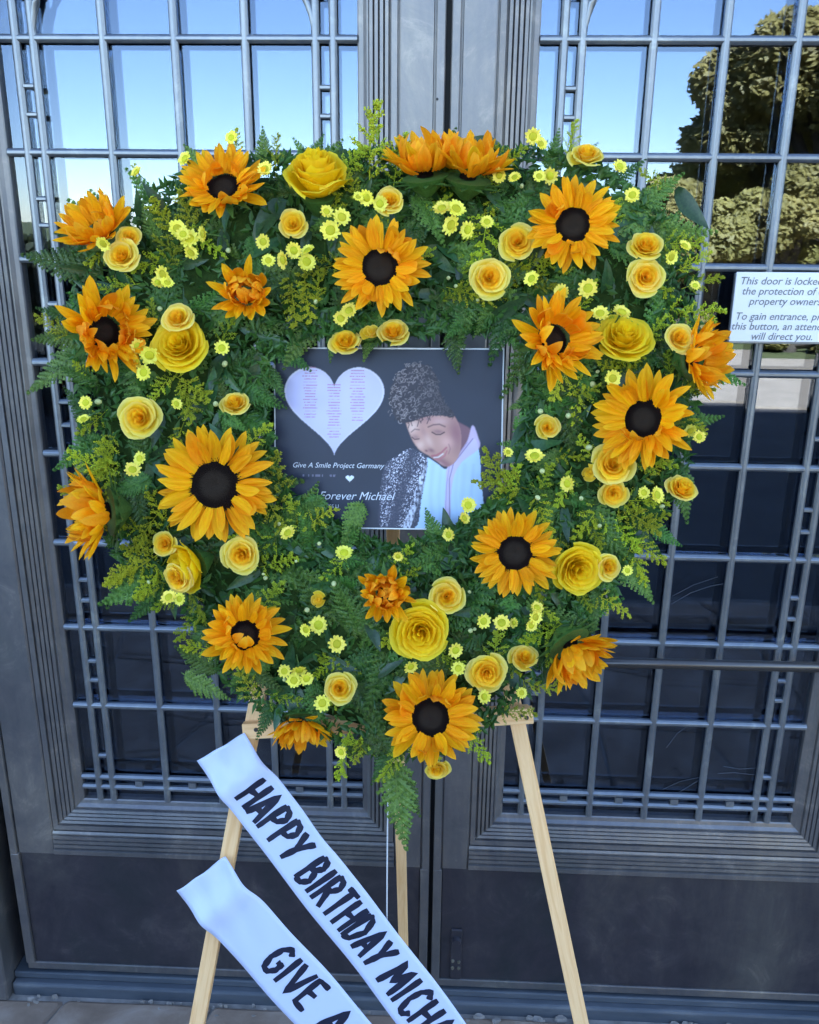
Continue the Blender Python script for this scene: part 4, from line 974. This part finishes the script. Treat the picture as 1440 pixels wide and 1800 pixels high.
STR = {   # letters drawn as strokes in a box of width 1 and height 1
 'H': [[(.12, 1), (.10, 0)], [(.88, 1), (.86, 0)], [(.1, .5), (.88, .54)]],
 'A': [[(.05, 0), (.48, 1), (.92, 0)], [(.2, .33), (.78, .33)]],
 'P': [[(.15, 1), (.12, 0)], [(.12, .97), (.6, .95), (.85, .75), (.62, .50), (.15, .45)]],
 'Y': [[(.05, 1), (.47, .48)], [(.95, 1), (.47, .48), (.36, 0)]],
 'B': [[(.14, 1), (.12, 0)], [(.12, .98), (.58, .96), (.78, .77), (.55, .56), (.15, .53)], [(.2, .54), (.68, .50), (.9, .26), (.6, .03), (.12, .02)]],
 'I': [[(.5, 1), (.46, 0)]],
 'R': [[(.14, 1), (.12, 0)], [(.12, .97), (.6, .95), (.85, .76), (.6, .54), (.15, .50)], [(.42, .50), (.92, 0)]],
 'T': [[(.02, .97), (.98, 1)], [(.5, .98), (.46, 0)]],
 'D': [[(.14, 1), (.12, 0)], [(.10, .98), (.55, .92), (.9, .55), (.6, .1), (.10, .02)]],
 'M': [[(.06, 0), (.18, 1), (.5, .32), (.84, 1), (.95, 0)]],
 'C': [[(.92, .82), (.62, 1), (.25, .78), (.14, .42), (.35, .05), (.65, .02), (.92, .2)]],
 'G': [[(.9, .84), (.6, 1), (.24, .8), (.12, .42), (.33, .05), (.66, .03), (.9, .24), (.88, .47), (.58, .46)]],
 'V': [[(.04, 1), (.46, 0), (.96, 1)]],
 'E': [[(.88, .98), (.14, .96), (.12, .03), (.9, .0)], [(.12, .5), (.76, .53)]],
 'L': [[(.16, 1), (.12, .03), (.88, .02)]], 'O': [[(.5, 1), (.12, .72), (.12, .25), (.5, 0), (.9, .25), (.9, .72), (.5, 1)]]}
def letter(ch, P, s0, s1, t0, t1, th, root):
    mb = MB(); rg = random.Random(ord(ch)+int(s0*1000))
    for st in STR[ch]:
        pts = []
        for i in range(len(st)-1):
            for k in range(7): pts.append(Vector(st[i]).lerp(Vector(st[i+1]), k/7))
        pts.append(Vector(st[-1])); v = []
        for i, p in enumerate(pts):
            d = (pts[min(i+1, len(pts)-1)]-pts[max(i-1, 0)]); d = Vector((d.x*(s1-s0), d.y*(t1-t0)*HWM)).normalized(); nn = Vector((-d.y, d.x))
            w_ = th*(1+.14*math.sin(i*.8+rg.random()))*(.8 if i in (0, len(pts)-1) else 1)
            cx_, cy_ = s0+p.x*(s1-s0), (t0+p.y*(t1-t0))*HWM
            for sg_ in (1, 0, -1): v.append(P(cx_+nn.x*w_*sg_, (cy_+nn.y*w_*sg_)/HWM, .0011))
        mb.add(v, grid_faces(len(pts), 3))
    me = mb.mesh('lettering', M['ink']); me.transform(root.matrix_world.inverted()); obj('lettering', me, root)
def sash(cl0, cl1, hw, ext, seed, label, words, tt=(-.64, .66)):
    global HWM
    P, tot, smap, HWM = ribbon_fn(cl0, cl1, hw, hw, ext, seed); n, k = 150, 13; v = []
    root = empty('satin_sash', P(0.05, 0)); tag(root, label, 'sash', 'white sashes tied to the easel leg'); bpy.context.view_layer.update()
    for i in range(n):
        for j in range(k): v.append(P(tot*i/(n-1), -1+2*j/(k-1))-root.location)
    me = mesh('cloth', v, grid_faces(n, k), M['satin'], True); o = obj('cloth', me, root); md = o.modifiers.new('thickness', 'SOLIDIFY'); md.thickness = .0006; md.offset = -1
    for wd, a, b_ in words:
        wts = [(.55 if c == 'I' else (1.2 if c == 'M' else 1.0)) for c in wd]; tw_ = sum(wts); s = a
        for c, w_ in zip(wd, wts):
            e = s+(b_-a)*w_/tw_; pad = (e-s)*.06
            letter(c, P, smap(s+pad), smap(e-pad), tt[0], tt[1], .0045, root); s = e
sash((387, 1314), (757, 1800), 49, .22, .6, 'upper white satin sash reading HAPPY BIRTHDAY across the easel leg', [('HAPPY', 84, 238), ('BIRTHDAY', 256, 478), ('MICHAEL', 492, 712)])
sash((352, 1538), (583, 1800), 52, .24, 2.3, 'lower white satin sash reading GIVE hanging from the easel leg', [('GIVE', 184, 308), ('A', 336, 372)], (-.5, .66))

# string behind the hanging fern
cdo = MB().tube([W(683, 1330, -.02), W(681, 1480, -.02), W(680, 1640, -.02)], .0011, 5)
o = cdo.obj('cord', M['cord']); tag(o, 'thin white cord hanging beside the rear easel leg', 'cord')

# ------------------------------------------------------------------ things behind the viewer, seen in the panes
def tree(x, y, hgt, cr, label, nleaf=9000, seed=0, low=.16, nm='olive_tree', cat='tree', grp='trees across the road reflected in the panes'):
    rg = random.Random(seed); nr = np.random.RandomState(seed)
    root = empty(nm, (x, y, 0)); tag(root, label, cat, grp); bpy.context.view_layer.update()
    mb = MB(); mb.tube([(0, 0, -.1), (.1, 0, hgt*.25), (-.05, .1, hgt*.5), (.05, 0, hgt*.8)], [.28*cr/2.4, .22*cr/2.4, .16*cr/2.4, .06*cr/2.4], 10)
    cl = []
    for k in range(34):
        u_ = ((k*.618) % 1); a = k*2.4+rg.uniform(-.4, .4); z = hgt*(low+(.93-low)*u_)
        rr = cr*(1.08-.62*u_**1.4)*rg.uniform(.70, 1.0)*(1-.25*(u_ < .08)); e = Vector((rr*math.cos(a), rr*math.sin(a), z+rg.uniform(-.1, .1)*cr))
        mb.tube([(0, 0, z*.5), e*.5+Vector((0, 0, z*.42)), e], [.10, .06, .02], 6); cl.append((e, cr*rg.uniform(.17, .31)))
    mb.obj('trunk', M['bark'], root)
    cl.append((Vector((0, 0, hgt*.88)), cr*.32)); cl.append((Vector((0, 0, hgt*.6)), cr*.5))
    per = nleaf//len(cl); V = []; n = 0
    for c, r_ in cl:
        p = nr.normal(size=(per, 3)); p /= np.linalg.norm(p, axis=1)[:, None]; p *= (r_*nr.uniform(.35, 1.05, (per, 1))**.6); p[:, 2] *= .75; p += np.array(c)
        nn = np.array(sd)*1.1+nr.normal(size=(per, 3))*.6+(p-np.array(c))/r_*.5; nn /= np.linalg.norm(nn, axis=1)[:, None]; a = np.cross(nn, nr.normal(size=(per, 3))); a /= np.linalg.norm(a, axis=1)[:, None]; b_ = np.cross(a, nn); b_ /= np.linalg.norm(b_, axis=1)[:, None]
        s = nr.uniform(.022, .055, (per, 1))*(1.55 if cr > 2 else 1.1); V.append(np.stack([p-a*s*1.3, p-b_*s*.6, p+a*s*1.3, p+b_*s*.6], 1))
    V = np.concatenate(V).reshape(-1, 3); nq = len(V)//4
    me = bpy.data.meshes.new('crown'); me.vertices.add(len(V)); me.vertices.foreach_set('co', V.ravel()); me.loops.add(nq*4); me.loops.foreach_set('vertex_index', np.arange(nq*4, dtype=np.int32))
    me.polygons.add(nq); me.polygons.foreach_set('loop_start', np.arange(0, nq*4, 4, dtype=np.int32)); me.update(calc_edges=True); me.materials.append(M['treeleaf']); obj('crown', me, root)
def mirror_point(px, py, ydist):
    """where the ray through a pixel goes after the pane: a place in front of the building"""
    d = ray(px, py); h = CAM+d*((0-CAM.y)/d.y); k = (ydist)/d.y; return Vector((h.x+d.x*k, -ydist, h.z+d.z*k))
a = mirror_point(1215, 400, 17); tree(a.x+.5, -17, 4.0, 1.7, 'smaller rounded olive-green tree reflected beside the right ladder of the grille', 50000, 1)
a = mirror_point(1380, 400, 15); tree(a.x+.7, -15, 6.6, 2.5, 'tall olive-green tree reflected at the right edge of the panes', 120000, 2)
a = mirror_point(1560, 400, 18); tree(a.x, -18, 6.5, 3.2, 'broad tree further right beyond the tall reflected one', 40000, 3)
for k, (px_, cr_, h_, lb) in enumerate(((1160, .9, 2.5, 'left olive bush at the roadside reflected beside the wreath'), (1275, 1.1, 2.2, 'middle olive bush at the roadside reflected above the notice'), (1400, 1.2, 2.7, 'right olive bush at the roadside reflected at the right edge'), (1560, 1.3, 2.4, 'farthest right olive bush at the roadside beyond the others'))):
    a = mirror_point(px_, 400, 12.9); tree(a.x, -12.9, h_, cr_, lb, 26000, 20+k, .08, 'olive_bush', 'bush', 'bushes along the far side of the road')
def leafy_box(name, x0, x1, y0, y1, z1, n, m, label, cat, seed):
    nr = np.random.RandomState(seed); root = empty(name, ((x0+x1)/2, (y0+y1)/2, 0)); tag(root, label, cat); bpy.context.view_layer.update()
    p = nr.uniform((x0, y0, .02), (x1, y1, z1), (n, 3)); fc_ = nr.randint(0, 3, n); dd_ = nr.uniform(-.05, .10, n); p[:, 1] = np.where(fc_ == 0, y1-dd_, p[:, 1]); p[:, 2] = np.where(fc_ == 1, z1-dd_, p[:, 2]); p[:, 2] += .10*np.sin(p[:, 0]*2.1)*(p[:, 2]/z1)
    a = nr.normal(size=(n, 3)); a /= np.linalg.norm(a, axis=1)[:, None]; b_ = np.cross(a, nr.normal(size=(n, 3))); b_ /= np.linalg.norm(b_, axis=1)[:, None]; s = nr.uniform(.04, .09, (n, 1))
    V = np.stack([p-a*s*1.3, p-b_*s*.7, p+a*s*1.3, p+b_*s*.7], 1).reshape(-1, 3)-np.array(root.location); nq = n
    me = bpy.data.meshes.new('foliage'); me.vertices.add(len(V)); me.vertices.foreach_set('co', V.ravel()); me.loops.add(nq*4); me.loops.foreach_set('vertex_index', np.arange(nq*4, dtype=np.int32))
    me.polygons.add(nq); me.polygons.foreach_set('loop_start', np.arange(0, nq*4, 4, dtype=np.int32)); me.update(calc_edges=True); me.materials.append(m); obj('foliage', me, root)
    MB().box((x0-x1)/2+.1, (x1-x0)/2-.1, (y0-y1)/2+.1, (y1-y0)/2-.1, 0, z1-.16).obj('stems', M['moss'], root)
leafy_box('clipped_hedge', -14, 1.6, -7.4, -6.4, 1.58, 40000, M['hedge'], 'dark clipped hedge across the forecourt reflected low in the left panes', 'hedge', 4)
leafy_box('low_hedge', 6, 34, -20.5, -19.3, 3.0, 60000, M['treeleaf'], 'tall loose olive hedge beyond the trees reflected at the right', 'hedge', 6)
